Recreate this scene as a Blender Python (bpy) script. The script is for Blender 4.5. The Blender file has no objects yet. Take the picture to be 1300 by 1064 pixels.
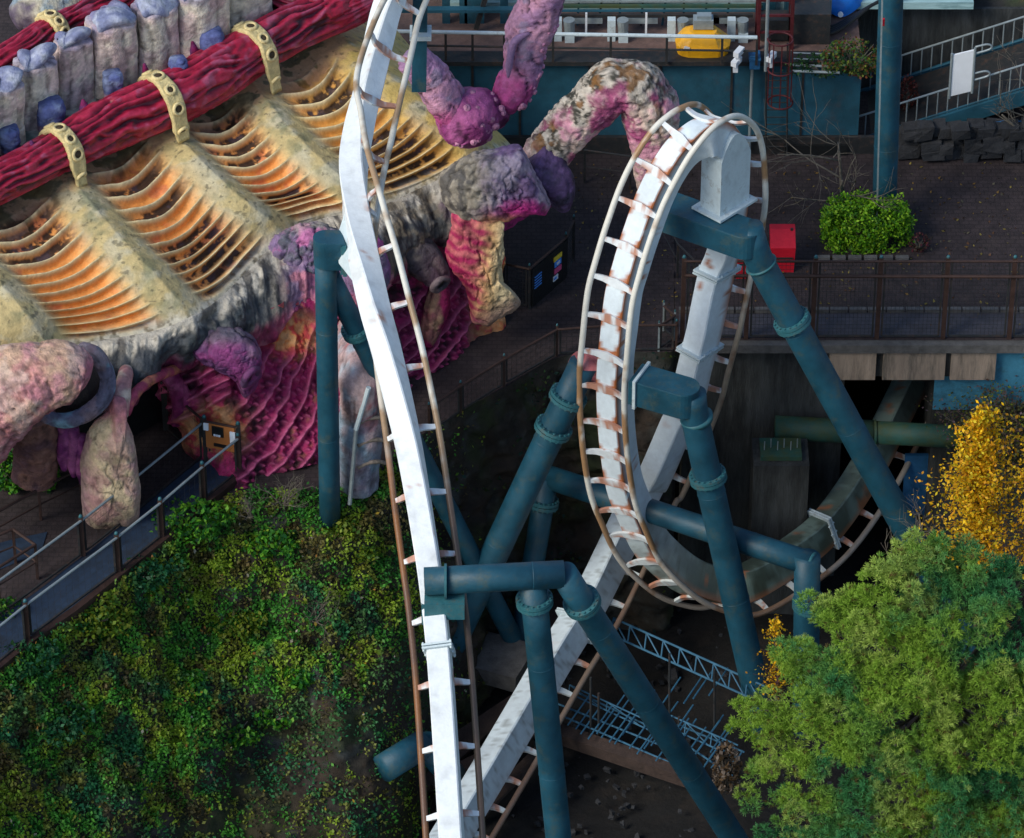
import bpy, math, random
import numpy as np
from mathutils import Vector
random.seed(7); rng = np.random.default_rng(11)
scn = bpy.context.scene
COL = scn.collection
# ------------------------------------------------------------------ camera model
FPX, PITCH, DIST = 6000.0, math.radians(38), 109.0
FW = np.array([0, math.cos(PITCH), -math.sin(PITCH)]); UP = np.array([0, math.sin(PITCH), math.cos(PITCH)])
RX = np.array([1.0, 0, 0]); CAM = -DIST*FW
def P(px, py, z=None, y=None):
    """point of the place seen at photo pixel px,py at height z or at distance plane y (scalars or arrays)"""
    px = np.asarray(px, float); py = np.asarray(py, float)
    d = FW + ((px-650)/FPX)[..., None]*RX + ((532-py)/FPX)[..., None]*UP
    if z is not None: k = (np.asarray(z, float)-CAM[2])/d[..., 2]
    else: k = (np.asarray(y, float)-CAM[1])/d[..., 1]
    return CAM + d*k[..., None]
def V3(p): return Vector([float(a) for a in p])
# ------------------------------------------------------------------ noise
def _h(i, j, k, s):
    n = (i*374761393 + j*668265263 + k*2147483647 + s*974634777) & 0xffffffff
    n = ((n ^ (n >> 13))*1274126177) & 0xffffffff
    return ((n ^ (n >> 16)) & 0xffff)/65535.0
def vn(p, s=0):
    p = np.asarray(p, float); f = np.floor(p); i = f.astype(np.int64); t = p-f; t = t*t*(3-2*t)
    r = 0
    for a in (0, 1):
        wa = t[..., 0] if a else 1-t[..., 0]
        for b in (0, 1):
            wb = t[..., 1] if b else 1-t[..., 1]
            for c in (0, 1):
                wc = t[..., 2] if c else 1-t[..., 2]
                r = r + wa*wb*wc*_h(i[..., 0]+a, i[..., 1]+b, i[..., 2]+c, s)
    return r
def fbm(p, sc=1.0, o=4, s=0, g=.5):
    p = np.asarray(p, float)*sc; a = 1; t = 0; w = 0
    for k in range(o):
        t = t+a*vn(p+17.3*k, s+k); w += a; a *= g; p = p*2.03
    return t/w
def ss(a, b, x): t = np.clip((x-a)/(b-a), 0, 1); return t*t*(3-2*t)
def mix(a, b, f):
    a = np.asarray(a, float); b = np.asarray(b, float); f = np.clip(np.asarray(f, float), 0, 1)[..., None]
    return a*(1-f)+b*f
# ------------------------------------------------------------------ materials
def _mat(name):
    m = bpy.data.materials.new(name); m.use_nodes = True; nt = m.node_tree
    return m, nt, nt.nodes['Principled BSDF']
def N(nt, t, **k):
    n = nt.nodes.new(t)
    for a, b in k.items(): n.inputs[a].default_value = b
    return n
def mat(name, color=None, rough=.6, var=.3, vs=2.0, bump=.25, bs=12, metal=0, dirt=None, damt=.5, ds=1.2, translucent=0, spec=.4, stretch=None):
    """procedural surface: own colour or painted colour attribute, value noise, dirt patches, bump"""
    m, nt, b = _mat(name); L = nt.links.new
    tc = nt.nodes.new('ShaderNodeTexCoord'); co = tc.outputs['Object']
    if stretch:
        mp = nt.nodes.new('ShaderNodeMapping'); mp.inputs['Scale'].default_value = stretch; L(co, mp.inputs[0]); co = mp.outputs[0]
    n1 = N(nt, 'ShaderNodeTexNoise', Scale=vs, Detail=8, Roughness=.65); L(co, n1.inputs['Vector'])
    mr = N(nt, 'ShaderNodeMapRange'); mr.inputs[1].default_value = .3; mr.inputs[2].default_value = .7
    mr.inputs[3].default_value = 1-var; mr.inputs[4].default_value = 1+var*.7; L(n1.outputs[0], mr.inputs[0])
    mx = nt.nodes.new('ShaderNodeMix'); mx.data_type = 'RGBA'; mx.blend_type = 'MULTIPLY'; mx.inputs[0].default_value = 1
    if color is None:
        at = nt.nodes.new('ShaderNodeAttribute'); at.attribute_name = 'Col'; L(at.outputs['Color'], mx.inputs[6])
    else: mx.inputs[6].default_value = (*color, 1)
    L(mr.outputs[0], mx.inputs[7]); out = mx.outputs[2]
    if dirt:
        n2 = N(nt, 'ShaderNodeTexNoise', Scale=ds, Detail=10, Roughness=.75); L(co, n2.inputs['Vector'])
        r2 = N(nt, 'ShaderNodeMapRange'); r2.inputs[1].default_value = .62-.25*damt; r2.inputs[2].default_value = .8-.2*damt; L(n2.outputs[0], r2.inputs[0])
        m2 = nt.nodes.new('ShaderNodeMix'); m2.data_type = 'RGBA'; L(r2.outputs[0], m2.inputs[0]); L(out, m2.inputs[6]); m2.inputs[7].default_value = (*dirt, 1); out = m2.outputs[2]
    L(out, b.inputs['Base Color'])
    n3 = N(nt, 'ShaderNodeTexNoise', Scale=bs, Detail=6, Roughness=.6); L(co, n3.inputs['Vector'])
    bp = N(nt, 'ShaderNodeBump', Strength=bump, Distance=.05); L(n3.outputs[0], bp.inputs['Height']); L(bp.outputs[0], b.inputs['Normal'])
    rr = N(nt, 'ShaderNodeMapRange'); rr.inputs[3].default_value = max(0, rough-.12); rr.inputs[4].default_value = min(1, rough+.15); L(n1.outputs[0], rr.inputs[0]); L(rr.outputs[0], b.inputs['Roughness'])
    b.inputs['Metallic'].default_value = metal; b.inputs['Specular IOR Level'].default_value = spec
    if translucent:
        tr = nt.nodes.new('ShaderNodeBsdfTranslucent'); L(out, tr.inputs[0]); ms = nt.nodes.new('ShaderNodeMixShader'); ms.inputs[0].default_value = translucent
        L(b.outputs[0], ms.inputs[1]); L(tr.outputs[0], ms.inputs[2]); L(ms.outputs[0], nt.nodes['Material Output'].inputs[0])
    return m
M = {}
M['flesh'] = mat('painted_sculpture', rough=.6, var=.34, vs=7, bump=.7, bs=20, spec=.3)
M['rib'] = mat('painted_rib_shell', rough=.6, var=.25, vs=5, bump=.5, bs=14, spec=.3)
M['sinew'] = mat('sinew_paint', rough=.42, var=.3, vs=6, bump=.4, bs=10, spec=.5)
M['bone'] = mat('bone_paint', (.72, .6, .3), rough=.6, var=.25, vs=6, bump=.4, dirt=(.12, .1, .05), damt=.2, ds=5)
M['track'] = mat('white_track_paint', rough=.4, var=.1, vs=6, bump=.12, bs=20, spec=.5)
M['teal'] = mat('teal_pipe_paint', (.009, .070, .112), rough=.5, var=.35, vs=1.6, bump=.15, bs=14, dirt=(.05, .08, .075), damt=.42, ds=2.6, spec=.45)
M['tealgreen'] = mat('mossy_teal_paint', (.02, .085, .07), rough=.6, var=.35, vs=2, bump=.2, dirt=(.06, .075, .025), damt=.75, ds=1.5)
M['flange'] = mat('teal_flange_paint', (.03, .14, .17), rough=.5, var=.3, vs=4, bump=.2, dirt=(.1, .07, .04), damt=.4, ds=4)
M['pinkcap'] = mat('faded_primer', (.45, .13, .14), rough=.6, var=.4, vs=3, dirt=(.5, .35, .35), damt=.6)
M['wall'] = mat('dark_teal_wall', (.018, .095, .145), rough=.6, var=.45, vs=.9, bump=.15, dirt=(.05, .06, .075), damt=.35, ds=1.3)
M['darkmetal'] = mat('dark_metal', (.025, .028, .03), rough=.55, var=.3, vs=5, dirt=(.08, .04, .025), damt=.4, ds=5)
M['brownpost'] = mat('brown_rail_post', (.045, .024, .019), rough=.6, var=.4, vs=5, bump=.2)
M['redmetal'] = mat('dark_red_metal', (.085, .012, .016), rough=.55, var=.4, vs=4)
M['steel'] = mat('grey_steel', (.3, .36, .38), rough=.4, var=.2, vs=5, metal=.3)
M['scaffold'] = mat('blue_grey_tube', (.035, .13, .22), rough=.5, var=.25, vs=5)
M['whitemetal'] = mat('white_metal', (.55, .66, .7), rough=.5, var=.2, vs=3, dirt=(.2, .2, .18), damt=.3, ds=3)
M['palegreen'] = mat('pale_cladding', (.32, .5, .52), rough=.6, var=.3, vs=1.5, dirt=(.1, .2, .22), damt=.5, ds=2, stretch=(.4, 3, 3))
M['plaza'] = mat('plaza_paving', (.042, .031, .033), rough=.85, var=.45, vs=3, bump=.5, bs=30, dirt=(.068, .050, .046), damt=.35, ds=.6)
nt_ = M['plaza'].node_tree; bk_ = N(nt_, 'ShaderNodeTexBrick', Scale=1.0); tc_ = nt_.nodes.new('ShaderNodeTexCoord'); nt_.links.new(tc_.outputs['Object'], bk_.inputs['Vector'])
for a_, v_ in (('Color1', (1, 1, 1, 1)), ('Color2', (.86, .86, .88, 1)), ('Mortar', (.62, .62, .62, 1)), ('Mortar Size', .018), ('Brick Width', .24), ('Row Height', .16)): bk_.inputs[a_].default_value = v_
mm_ = nt_.nodes.new('ShaderNodeMix'); mm_.data_type = 'RGBA'; mm_.blend_type = 'MULTIPLY'; mm_.inputs[0].default_value = 1; pb_ = nt_.nodes['Principled BSDF']; lk_ = pb_.inputs['Base Color'].links[0]; nt_.links.new(lk_.from_socket, mm_.inputs[6]); nt_.links.new(bk_.outputs['Color'], mm_.inputs[7]); nt_.links.new(mm_.outputs[2], pb_.inputs['Base Color'])
M['path'] = mat('path_asphalt', (.06, .06, .075), rough=.8, var=.35, vs=6, bump=.4, bs=40, dirt=(.035, .03, .03), damt=.4, ds=1)
M['deck'] = mat('walkway_deck', (.016, .036, .072), rough=.8, var=.3, vs=4, bump=.3, bs=40, dirt=(.014, .018, .024), damt=.45, ds=1.2)
M['decktile'] = mat('deck_boards', (.16, .1, .085), rough=.8, var=.35, vs=3, bump=.4, bs=25, dirt=(.08, .055, .05), damt=.5)
M['kerb'] = mat('stone_kerb', (.1, .1, .1), rough=.8, var=.4, vs=4, bump=.5)
M['concrete'] = mat('stained_concrete', (.3, .24, .19), rough=.85, var=.3, vs=3, bump=.4, dirt=(.045, .05, .045), damt=.6, ds=1.1, stretch=(2.2, 2.2, .35))
M['dkconcrete'] = mat('dark_wet_concrete', (.055, .06, .06), rough=.75, var=.5, vs=2, bump=.5, dirt=(.012, .014, .014), damt=.7, ds=.9, stretch=(2, 2, .35))
M['rock'] = mat('quarry_rock', rough=.85, var=.55, vs=2.2, bump=1, bs=5)
M['soil'] = mat('quarry_floor_soil', (.007, .007, .007), rough=.9, var=.6, vs=1.5, bump=.8, bs=6, dirt=(.022, .017, .013), damt=.4, ds=1)
M['bluewall'] = mat('blue_painted_wall', (.02, .12, .28), rough=.6, var=.3, vs=2, dirt=(.01, .04, .09), damt=.4)
M['cyanwall'] = mat('pale_blue_wall', (.05, .22, .34), rough=.6, var=.3, vs=2, dirt=(.03, .08, .1), damt=.5, ds=1.5)
M['yellow'] = mat('yellow_gloss', (.85, .42, .01), rough=.3, var=.1, vs=3, spec=.6, dirt=(.4, .2, .02), damt=.1)
M['red'] = mat('red_plastic', (.55, .012, .03), rough=.35, var=.15, vs=3)
M['blue'] = mat('blue_tarpaulin', (.01, .2, .75), rough=.4, var=.25, vs=2, bump=.4, bs=4)
M['wood'] = mat('weathered_plank', (.045, .03, .025), rough=.85, var=.4, vs=4, bump=.5)
M['bark'] = mat('grey_bark', (.14, .125, .1), rough=.9, var=.4, vs=8, bump=.6, bs=18)
M['leaf'] = mat('leaves', rough=.55, var=.15, vs=8, bump=0, translucent=.3, spec=.3)
M['needle'] = mat('pine_needles', rough=.6, var=.15, vs=5, bump=0, translucent=.25, spec=.25)
M['black'] = mat('black_board', (.012, .014, .015), rough=.4, var=.2)
def flat(n, c, r=.5): M[n] = mat(n, c, rough=r, var=.08, bump=.03)
flat('sign_white', (.75, .8, .85)); flat('sign_yellow', (.8, .6, .05)); flat('sign_blue', (.08, .3, .8)); flat('sign_pink', (.7, .1, .25)); flat('orange_panel', (.45, .17, .05)); flat('lamp_white', (.8, .9, 1))
# ------------------------------------------------------------------ object helpers
def mesh_np(name, V, F, material, parent=None, cols=None, smooth=True):
    V = np.asarray(V, float).reshape(-1, 3); FL = F if isinstance(F, list) else [F]
    FL = [np.asarray(f, np.int64) for f in FL if len(f)]
    me = bpy.data.meshes.new(name); me.vertices.add(len(V)); me.vertices.foreach_set('co', V.ravel())
    nl = sum(f.size for f in FL); nf = sum(len(f) for f in FL)
    me.loops.add(nl); me.polygons.add(nf)
    me.loops.foreach_set('vertex_index', np.concatenate([f.ravel() for f in FL]))
    tot = np.concatenate([np.full(len(f), f.shape[1]) for f in FL]); st = np.concatenate([[0], np.cumsum(tot)[:-1]])
    me.polygons.foreach_set('loop_start', st); me.polygons.foreach_set('loop_total', tot)
    me.polygons.foreach_set('use_smooth', np.full(nf, smooth))
    me.update(calc_edges=True); me.validate()
    if cols is not None:
        c = np.ones((len(V), 4)); c[:, :3] = np.clip(np.asarray(cols, float).reshape(-1, 3), 0, 1)
        a = me.color_attributes.new('Col', 'FLOAT_COLOR', 'POINT'); a.data.foreach_set('color', c.ravel())
    me.materials.append(M[material] if isinstance(material, str) else material)
    o = bpy.data.objects.new(name, me); COL.objects.link(o)
    if parent is not None:
        o.parent = parent; o.location = -wloc(parent)
    return o
def wloc(o):
    v = Vector((0, 0, 0))
    while o is not None: v = v+o.location; o = o.parent
    return v
def tag(o, label, cat, group=None, kind=None):
    if label: o['label'] = label
    if cat: o['category'] = cat
    if group: o['group'] = group
    if kind: o['kind'] = kind
    return o
def thing(name, label, cat, loc, group=None):
    o = bpy.data.objects.new(name, None); COL.objects.link(o); o.location = V3(loc); o.empty_display_size = .2
    return tag(o, label, cat, group)
class MB:
    def __init__(s): s.V = []; s.F4 = []; s.F3 = []; s.FN = []; s.C = []; s.n = 0
    def add(s, V, F, c=None):
        V = np.asarray(V, float).reshape(-1, 3)
        for f in (F if isinstance(F, list) else [F]):
            f = np.asarray(f, np.int64)
            if f.size: (s.F4 if f.shape[1] == 4 else s.F3 if f.shape[1] == 3 else s.FN).append(f+s.n)
        s.V.append(V); s.n += len(V)
        s.C.append(np.broadcast_to(np.asarray((1, 1, 1) if c is None else c, float), V.shape))
    def box(s, c, size, ax=None, col=None):
        A = np.eye(3) if ax is None else np.asarray(ax, float); h = np.asarray(size, float)/2
        v = [np.asarray(c)+A[0]*h[0]*i+A[1]*h[1]*j+A[2]*h[2]*k for i in (-1, 1) for j in (-1, 1) for k in (-1, 1)]
        s.add(v, np.array([[0, 1, 3, 2], [4, 6, 7, 5], [0, 4, 5, 1], [2, 3, 7, 6], [0, 2, 6, 4], [1, 5, 7, 3]]), col)
    def bar(s, a, b, w, h=None, up=(0, 0, 1), col=None):
        a = np.asarray(a, float); b = np.asarray(b, float); t = b-a; L = np.linalg.norm(t); t = t/L
        u = np.asarray(up, float)
        if abs(t@u) > .98: u = np.array([1., 0, 0])
        x = np.cross(t, u); x /= np.linalg.norm(x); y = np.cross(x, t)
        s.box((a+b)/2, (L, w, h or w), (t, x, y), col)
    def cyl(s, a, b, r, n=20, r2=None, col=None):
        V, F = tube(np.array([a, b], float), [r, r if r2 is None else r2], n); s.add(V, F, col)
    def build(s, name, material, parent=None, smooth=False, cols=False):
        F = [np.concatenate(x) for x in (s.F4, s.F3) if x]+s.FN
        return mesh_np(name, np.concatenate(s.V), F, material, parent, np.concatenate(s.C) if cols else None, smooth)
def frames(path, ref=None):
    path = np.asarray(path, float); T = np.gradient(path, axis=0); T /= np.linalg.norm(T, axis=1)[:, None]+1e-12
    u = np.asarray(ref if ref is not None else (0, 0, 1), float)
    if abs(T[0]@u) > .95: u = np.array([1., .2, 0])
    A = np.zeros_like(T)
    for i in range(len(T)):
        u = u-(u@T[i])*T[i]; u = u/(np.linalg.norm(u)+1e-12); A[i] = u
    return T, A, np.cross(T, A)
def tube(path, r, m=16, caps=True, ref=None, ret=False):
    path = np.asarray(path, float); n = len(path); T, A, B = frames(path, ref)
    th = np.arange(m)/m*2*np.pi; r = np.asarray(r, float)
    R = np.broadcast_to(r[:, None] if r.ndim == 1 else r, (n, m))
    V = path[:, None]+R[..., None]*(np.cos(th)[None, :, None]*A[:, None]+np.sin(th)[None, :, None]*B[:, None])
    i = np.arange(n-1)[:, None]*m; j = np.arange(m)[None]; j2 = (j+1) % m
    F = np.stack([i+j, i+j2, i+m+j2, i+m+j], -1).reshape(-1, 4)
    Vf = V.reshape(-1, 3); Fs = [F]
    if caps:
        Vf = np.concatenate([Vf, path[:1], path[-1:]]); c0 = n*m; jj = np.arange(m); k = (jj+1) % m
        Fs.append(np.concatenate([np.stack([np.full(m, c0), k, jj], -1), np.stack([np.full(m, c0+1), (n-1)*m+jj, (n-1)*m+k], -1)]))
    if ret: return Vf, Fs, V, th
    return Vf, Fs
def spline(K, n):
    """smooth curve through key rows (any number of columns), n samples, evenly spaced by xyz length"""
    K = np.asarray(K, float); Q = np.concatenate([[2*K[0]-K[1]], K, [2*K[-1]-K[-2]]])
    out = []
    for i in range(1, len(Q)-2):
        a, b, c, d = Q[i-1:i+3]
        for t in np.arange(24)/24: out.append(.5*((2*b)+(-a+c)*t+(2*a-5*b+4*c-d)*t*t+(-a+3*b-3*c+d)*t**3))
    out.append(Q[-2]); out = np.array(out)
    l = np.concatenate([[0], np.cumsum(np.linalg.norm(np.diff(out[:, :3], axis=0), axis=1))]); s = np.linspace(0, l[-1], n)
    return np.stack([np.interp(s, l, out[:, k]) for k in range(out.shape[1])], -1)
def interp(x, xs, ys):
    return np.interp(x, xs, ys)
def gridF(a, b):
    i = np.arange(a-1)[:, None]*b; j = np.arange(b-1)[None]
    return np.stack([i+j, i+j+1, i+b+j+1, i+b+j], -1).reshape(-1, 4)
def gnorm(G):
    n = np.cross(np.gradient(G, axis=0), np.gradient(G, axis=1)); n /= np.linalg.norm(n, axis=2)[..., None]+1e-12
    s = np.sign((n@(-FW)).mean()); return n*(s if s else 1)
# ================================================================== SETTING
FLOOR = -9.0
ZP = -1.6
rimk = np.array([[-900, 1500, -1.9], [-500, 1230, -1.8], [-60, 905, -1.7], [35, 828, -1.65], [150, 742, -1.55], [205, 698, -1.5], [258, 654, -1.45], [305, 628, -1.4], [370, 622, -1.3], [430, 620, -1.2], [475, 600, -1.0], [520, 565, -.8],
                 [560, 535, -.6], [640, 492, -.3], [705, 455, -.1], [770, 446, 0], [850, 447, 0], [868, 434, 0], [1000, 432, 0], [1300, 432, 0], [1700, 432, 0], [2600, 432, 0]])
rimk[:, 2] = ZP
rim = spline(np.concatenate([P(rimk[:, 0], rimk[:, 1], z=rimk[:, 2]), rimk[:, :1]], 1), 700)
rp, rpx = rim[:, :3], rim[:, 3]
# plateau
far = np.stack([np.linspace(-70, 70, len(rp)), np.full(len(rp), 90.), np.full(len(rp), ZP)], -1)
tt = np.linspace(0, 1, 90)**2
G = rp[None]*(1-tt[:, None, None])+far[None]*tt[:, None, None]
tag(mesh_np('ground', G, gridF(*G.shape[:2]), 'plaza'), None, None, kind='structure')
# slope and rock face below the rim
lf = 1-ss(400, 640, rpx)                     # 1 = soft planted slope (left), 0 = rock face / wall
rt = ss(840, 862, rpx)                       # retaining wall
foot = rp+np.stack([.5*lf+.3*(1-lf)*(1-rt), -7.6*lf-1.6*(1-lf)*(1-rt)-.0*rt, 0*rpx], -1); foot[:, 2] = FLOOR-.1
tv = np.linspace(0, 1, 130)
S = rp[None]*(1-tv[:, None, None])+foot[None]*tv[:, None, None]
nz = fbm(S, .55, 5, 3)-.5; nz2 = fbm(S, 2.2, 4, 9)-.5
amp = (ss(0, .12, tv)*(1-ss(.97, 1, tv)))[:, None]*(1-rt)[None]
S[..., 1] += amp*(nz*-1.5+nz2*-.7*(1-lf*.6)); S[..., 2] += amp*(nz*1.2+nz2*.5*lf); S[..., 0] += amp*nz2*.6*(1-lf)
SLOPE = S.copy()
keep = rpx < 866
Sk = S[:, keep]; e = fbm(Sk, .9, 4, 21); e2 = fbm(Sk, 3, 4, 5)
c = mix((.030, .026, .020), (.055, .06, .055), ss(.5, .65, e2)); c = mix(c, (.03, .045, .012), ss(.48, .6, e)*.8)
c = mix(c, (.05, .03, .018), ss(.52, .6, fbm(Sk, 1.4, 3, 40))*.5)
tag(mesh_np('quarry_bank', Sk, gridF(*Sk.shape[:2]), 'rock', cols=c*.75), None, None, kind='structure')
# quarry floor
xs = np.linspace(-70, 70, 261); ys = np.linspace(-70, 40, 201); XX, YY = np.meshgrid(xs, ys, indexing='ij')
Z = np.stack([XX, YY, 0*XX], -1); Z[..., 2] = FLOOR+(fbm(Z, .35, 5, 8)-.5)*.9*ss(0, 1, np.abs(XX) < 40)+(fbm(Z, 1.6, 3, 2)-.5)*.25
tag(mesh_np('quarry_floor', Z, gridF(*Z.shape[:2]), 'soil'), None, None, kind='structure')
# retaining wall with tunnel mouth under the path
YW = float(P(1000, 434, z=ZP)[1])+.22
def wx(px, py, y): return float(P(px, py, y=y)[0])
xl = wx(1068, 560, YW); xr = wx(1186, 500, YW); x0 = wx(866, 560, YW); x1 = 60.
b = MB(); b.box(((x0+xl)/2, YW+.5, (ZP-.06-9.7)/2), (xl-x0, 1, 9.64+ZP)); tag(b.build('retaining_wall', 'dkconcrete'), 'dark wet concrete retaining wall dropping from the path into the pit', 'wall')
b = MB(); b.box(((xr+x1)/2, YW+.5, (ZP-.06-9.7)/2), (x1-xr, 1, 9.64+ZP)); tag(b.build('retaining_wall', 'dkconcrete'), 'dark retaining wall right of the tunnel mouth behind the golden birch', 'wall')
qa, qb = P(1189, 447, y=YW-.05), P(1300, 520, y=YW-.05); b = MB(); b.box(((qa[0]+qb[0])/2, YW-.03, (qa[2]+qb[2])/2), (qb[0]-qa[0], .05, qa[2]-qb[2])); tag(b.build('painted_panel', 'cyanwall'), 'pale blue painted wall panel right of the concrete beam', 'panel')
zb = float(P(1100, 478, y=YW-.1)[2])
b = MB()
for xx, w in ((xl-.25, .5), (xr+.25, .5)): b.box((xx, YW+11, -6.15), (w, 20, 6.7))
b.box(((xl+xr)/2, YW+10.8, zb+.28), (xr-xl-.02, 20.3, .5)); b.box(((xl+xr)/2, YW+21.2, -6), (xr-xl+1.2, .4, 6.6))
tag(b.build('tunnel', 'dkconcrete'), None, None, kind='structure')
b = MB()
xa, xb = wx(1052, 460, YW-.1), wx(1264, 460, YW-.1)
ed = [xa, *[wx(v_, 460, YW-.1) for v_ in (1112, 1120, 1200, 1206)], xb]
t = thing('bridge_beam', 'stained pale concrete beam spanning the tunnel mouth under the fence', 'beam', (ed[0], YW-.1, zb))
for k in (0, 2, 4):
    b = MB(); b.box(((ed[k]+ed[k+1])/2, YW-.12, (zb+ZP-.3)/2), (ed[k+1]-ed[k]-.02, .24, ZP-.3-zb)); b.build('concrete_panel', 'concrete', t)
b = MB(); b.box(((xa+xb)/2, YW-.06, (zb+ZP-.3)/2), (xb-xa-.06, .12, ZP-.34-zb)); b.build('backing', 'dkconcrete', t)
b = MB(); b.box(((x0+60)/2, YW-.1, ZP-.13), (60-x0, .5, .24)); b.build('path_kerb', 'kerb'); tag(bpy.data.objects['path_kerb'], None, None, kind='structure')
# asphalt strip of the path behind the fence
def strip(name, m, A, B, dz, n=40):
    A = spline(A, n); B = spline(B, n); G = np.stack([A, .5*(A+B), B]); G[..., 2] += dz
    return mesh_np(name, G, gridF(3, n), m)
tag(strip('path', 'path', [P(862, 430, z=ZP), P(1000, 429, z=ZP), P(1300, 429, z=ZP), P(2300, 429, z=ZP)], [P(862, 399, z=ZP), P(1000, 399, z=ZP), P(1300, 396, z=ZP), P(2300, 390, z=ZP)], .02), None, None, kind='structure')
b = MB()
for k in range(60):
    a = P(862+k*24, 397.5, z=ZP); c_ = P(862+k*24+22, 397.5, z=ZP); b.box((a+c_)/2+np.array([0, .05, .05]), (abs(c_[0]-a[0]), .12, .12))
tag(b.build('kerb', 'kerb'), None, None, kind='structure')
# ================================================================== COASTER TRACK
G_ = 1.2
def lat(lx, ly, sgn):
    a, b_ = lx/55, -ly/55; c_ = sgn*math.sqrt(max(G_*G_-a*a-b_*b_, .0001)); v = a*RX+b_*UP+c_*FW
    return v/np.linalg.norm(v)
WHITE = np.array((.70, .765, .80)); RUST = np.array((.30, .095, .03)); GRIME = np.array((.20, .24, .23))
def make_track(name, label, keys, side, tie, railcol, spinefn, h=.5, w=.49, hh=.55, root=None):
    K = np.array([list(P(k[0], k[1], z=k[2]))+list(lat(*k[3:6])) for k in keys])
    Ln = 0
    S0 = spline(K, 200); Ln = np.linalg.norm(np.diff(S0[:, :3], axis=0), axis=1).sum()
    n = int(Ln/.07); S1 = spline(K, n); p = S1[:, :3]; s = np.linspace(0, Ln, n)
    T = np.gradient(p, axis=0); T /= np.linalg.norm(T, axis=1)[:, None]
    for _ in range(1):
        L = S1[:, 3:6]-(S1[:, 3:6]*T).sum(1)[:, None]*T; L /= np.linalg.norm(L, axis=1)[:, None]
    Nn = np.cross(T, L)*side
    t = thing(name, label, 'roller coaster', P(*keys[0][:2], z=keys[0][2]))
    # rails
    for q in (-1, 1):
        path = p+q*L*G_/2
        V, F, Vg, th = tube(path, np.full(n, .072), 12, ref=L[0], ret=True)
        nn = fbm(V, 1.3, 4, 3+q); n2 = fbm(V, 9, 3, 7)
        k = np.concatenate([np.repeat(s, 12), [s[0], s[-1]]])
        col = railcol(k/Ln, nn, n2, q, V); mesh_np('rail', V, F, 'track', t, col)
    # spine box with slightly rounded edges
    cx = []; r_ = .03; nu = 5
    crn = [(-w/2, -hh/2), (w/2, -hh/2), (w/2, hh/2), (-w/2, hh/2)]
    for i in range(4):
        a = np.array(crn[i]); b_ = np.array(crn[(i+1) % 4]); d = (b_-a)/np.linalg.norm(b_-a)
        for f in np.linspace(0, 1, nu): cx.append(a+d*r_+(b_-a-2*d*r_)*f)
    cx = np.array(cx); m = len(cx); C0 = p+Nn*h
    V = C0[:, None]+cx[None, :, :1]*L[:, None]+cx[None, :, 1:]*Nn[:, None]
    F = (lambda i, j: np.stack([i+j, i+(j+1) % m, i+m+(j+1) % m, i+m+j], -1).reshape(-1, 4))(np.arange(n-1)[:, None]*m, np.arange(m)[None])
    nt_ = int(Ln/tie); ts = (np.arange(nt_)+.5)*Ln/nt_
    dn = np.abs(s[:, None]-ts[None]).min(1)/(Ln/nt_/2)        # 0 at a tie, 1 mid-way
    u = cx[None, :, 0]/(w/2); vv = cx[None, :, 1]/(hh/2); D = np.broadcast_to(dn[:, None], u.shape[:0]+(n, m))
    col = spinefn(V, s[:, None]/Ln, D, u+0*D, vv+0*D)
    caps = np.array([list(range(m))]); caps2 = np.array([list(range((n-1)*m, n*m))[::-1]])
    mesh_np('spine', V, [F, caps, caps2], 'track', t, col, smooth=False)
    # crossties
    for k in range(nt_):
        i = int(np.clip(ts[k]/Ln*(n-1), 0, n-1)); c0 = p[i]; a = c0-L[i]*G_/2; bq = c0+L[i]*G_/2; q0 = Nn[i]
        pts = [a, a+L[i]*.14+q0*.07, c0-L[i]*.24+q0*(h-hh/2-.035), c0+L[i]*.24+q0*(h-hh/2-.035), bq-L[i]*.14+q0*.07, bq]
        pts = spline(np.array(pts), 21); wd = np.interp(np.abs(np.linspace(-1, 1, 21)), [0, .5, 1], [.11, .07, .05]); th_ = .035
        V = []
        for j in range(21):
            tg = pts[min(j+1, 20)]-pts[max(j-1, 0)]; tg /= np.linalg.norm(tg); nv = np.cross(tg, T[i]); nv /= np.linalg.norm(nv)
            for aa, bb in ((-1, -1), (1, -1), (1, 1), (-1, 1)): V.append(pts[j]+T[i]*aa*wd[j]+nv*bb*th_)
        V = np.array(V); ff = [[j*4+x, j*4+(x+1) % 4, j*4+4+(x+1) % 4, j*4+4+x] for j in range(20) for x in range(4)]+[[0, 3, 2, 1], [80, 81, 82, 83]]
        nn = fbm(V, 5, 3, k); e = np.abs(np.repeat(np.linspace(-1, 1, 21), 4))
        rr = ss(.54, .68, nn+.12*(1-np.abs(e-.45)*2)); zf = np.clip(np.repeat(V.mean(0)[2], len(V)), -9, 9)
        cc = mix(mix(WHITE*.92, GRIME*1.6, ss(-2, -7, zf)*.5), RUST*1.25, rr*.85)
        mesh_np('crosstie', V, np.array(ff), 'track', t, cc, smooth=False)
    return t, p, T, L, Nn, s, C0
def spine_collar(t, C, T, L, Nn, i, w=.52, hh=.6, col='whitemetal', k=1.22):
    b = MB()
    for d in (-.035, .035): b.box(C[i]+T[i]*d, (.045, w*k, hh*k), (T[i], L[i], Nn[i]))
    for a in (-1, 1):
        for c_ in (-.3, 0, .3): b.cyl(C[i]+T[i]*-.1+L[i]*a*w*.56+Nn[i]*c_, C[i]+T[i]*.1+L[i]*a*w*.56+Nn[i]*c_, .025, 6)
    b.build('spine_flange', col, t)
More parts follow.
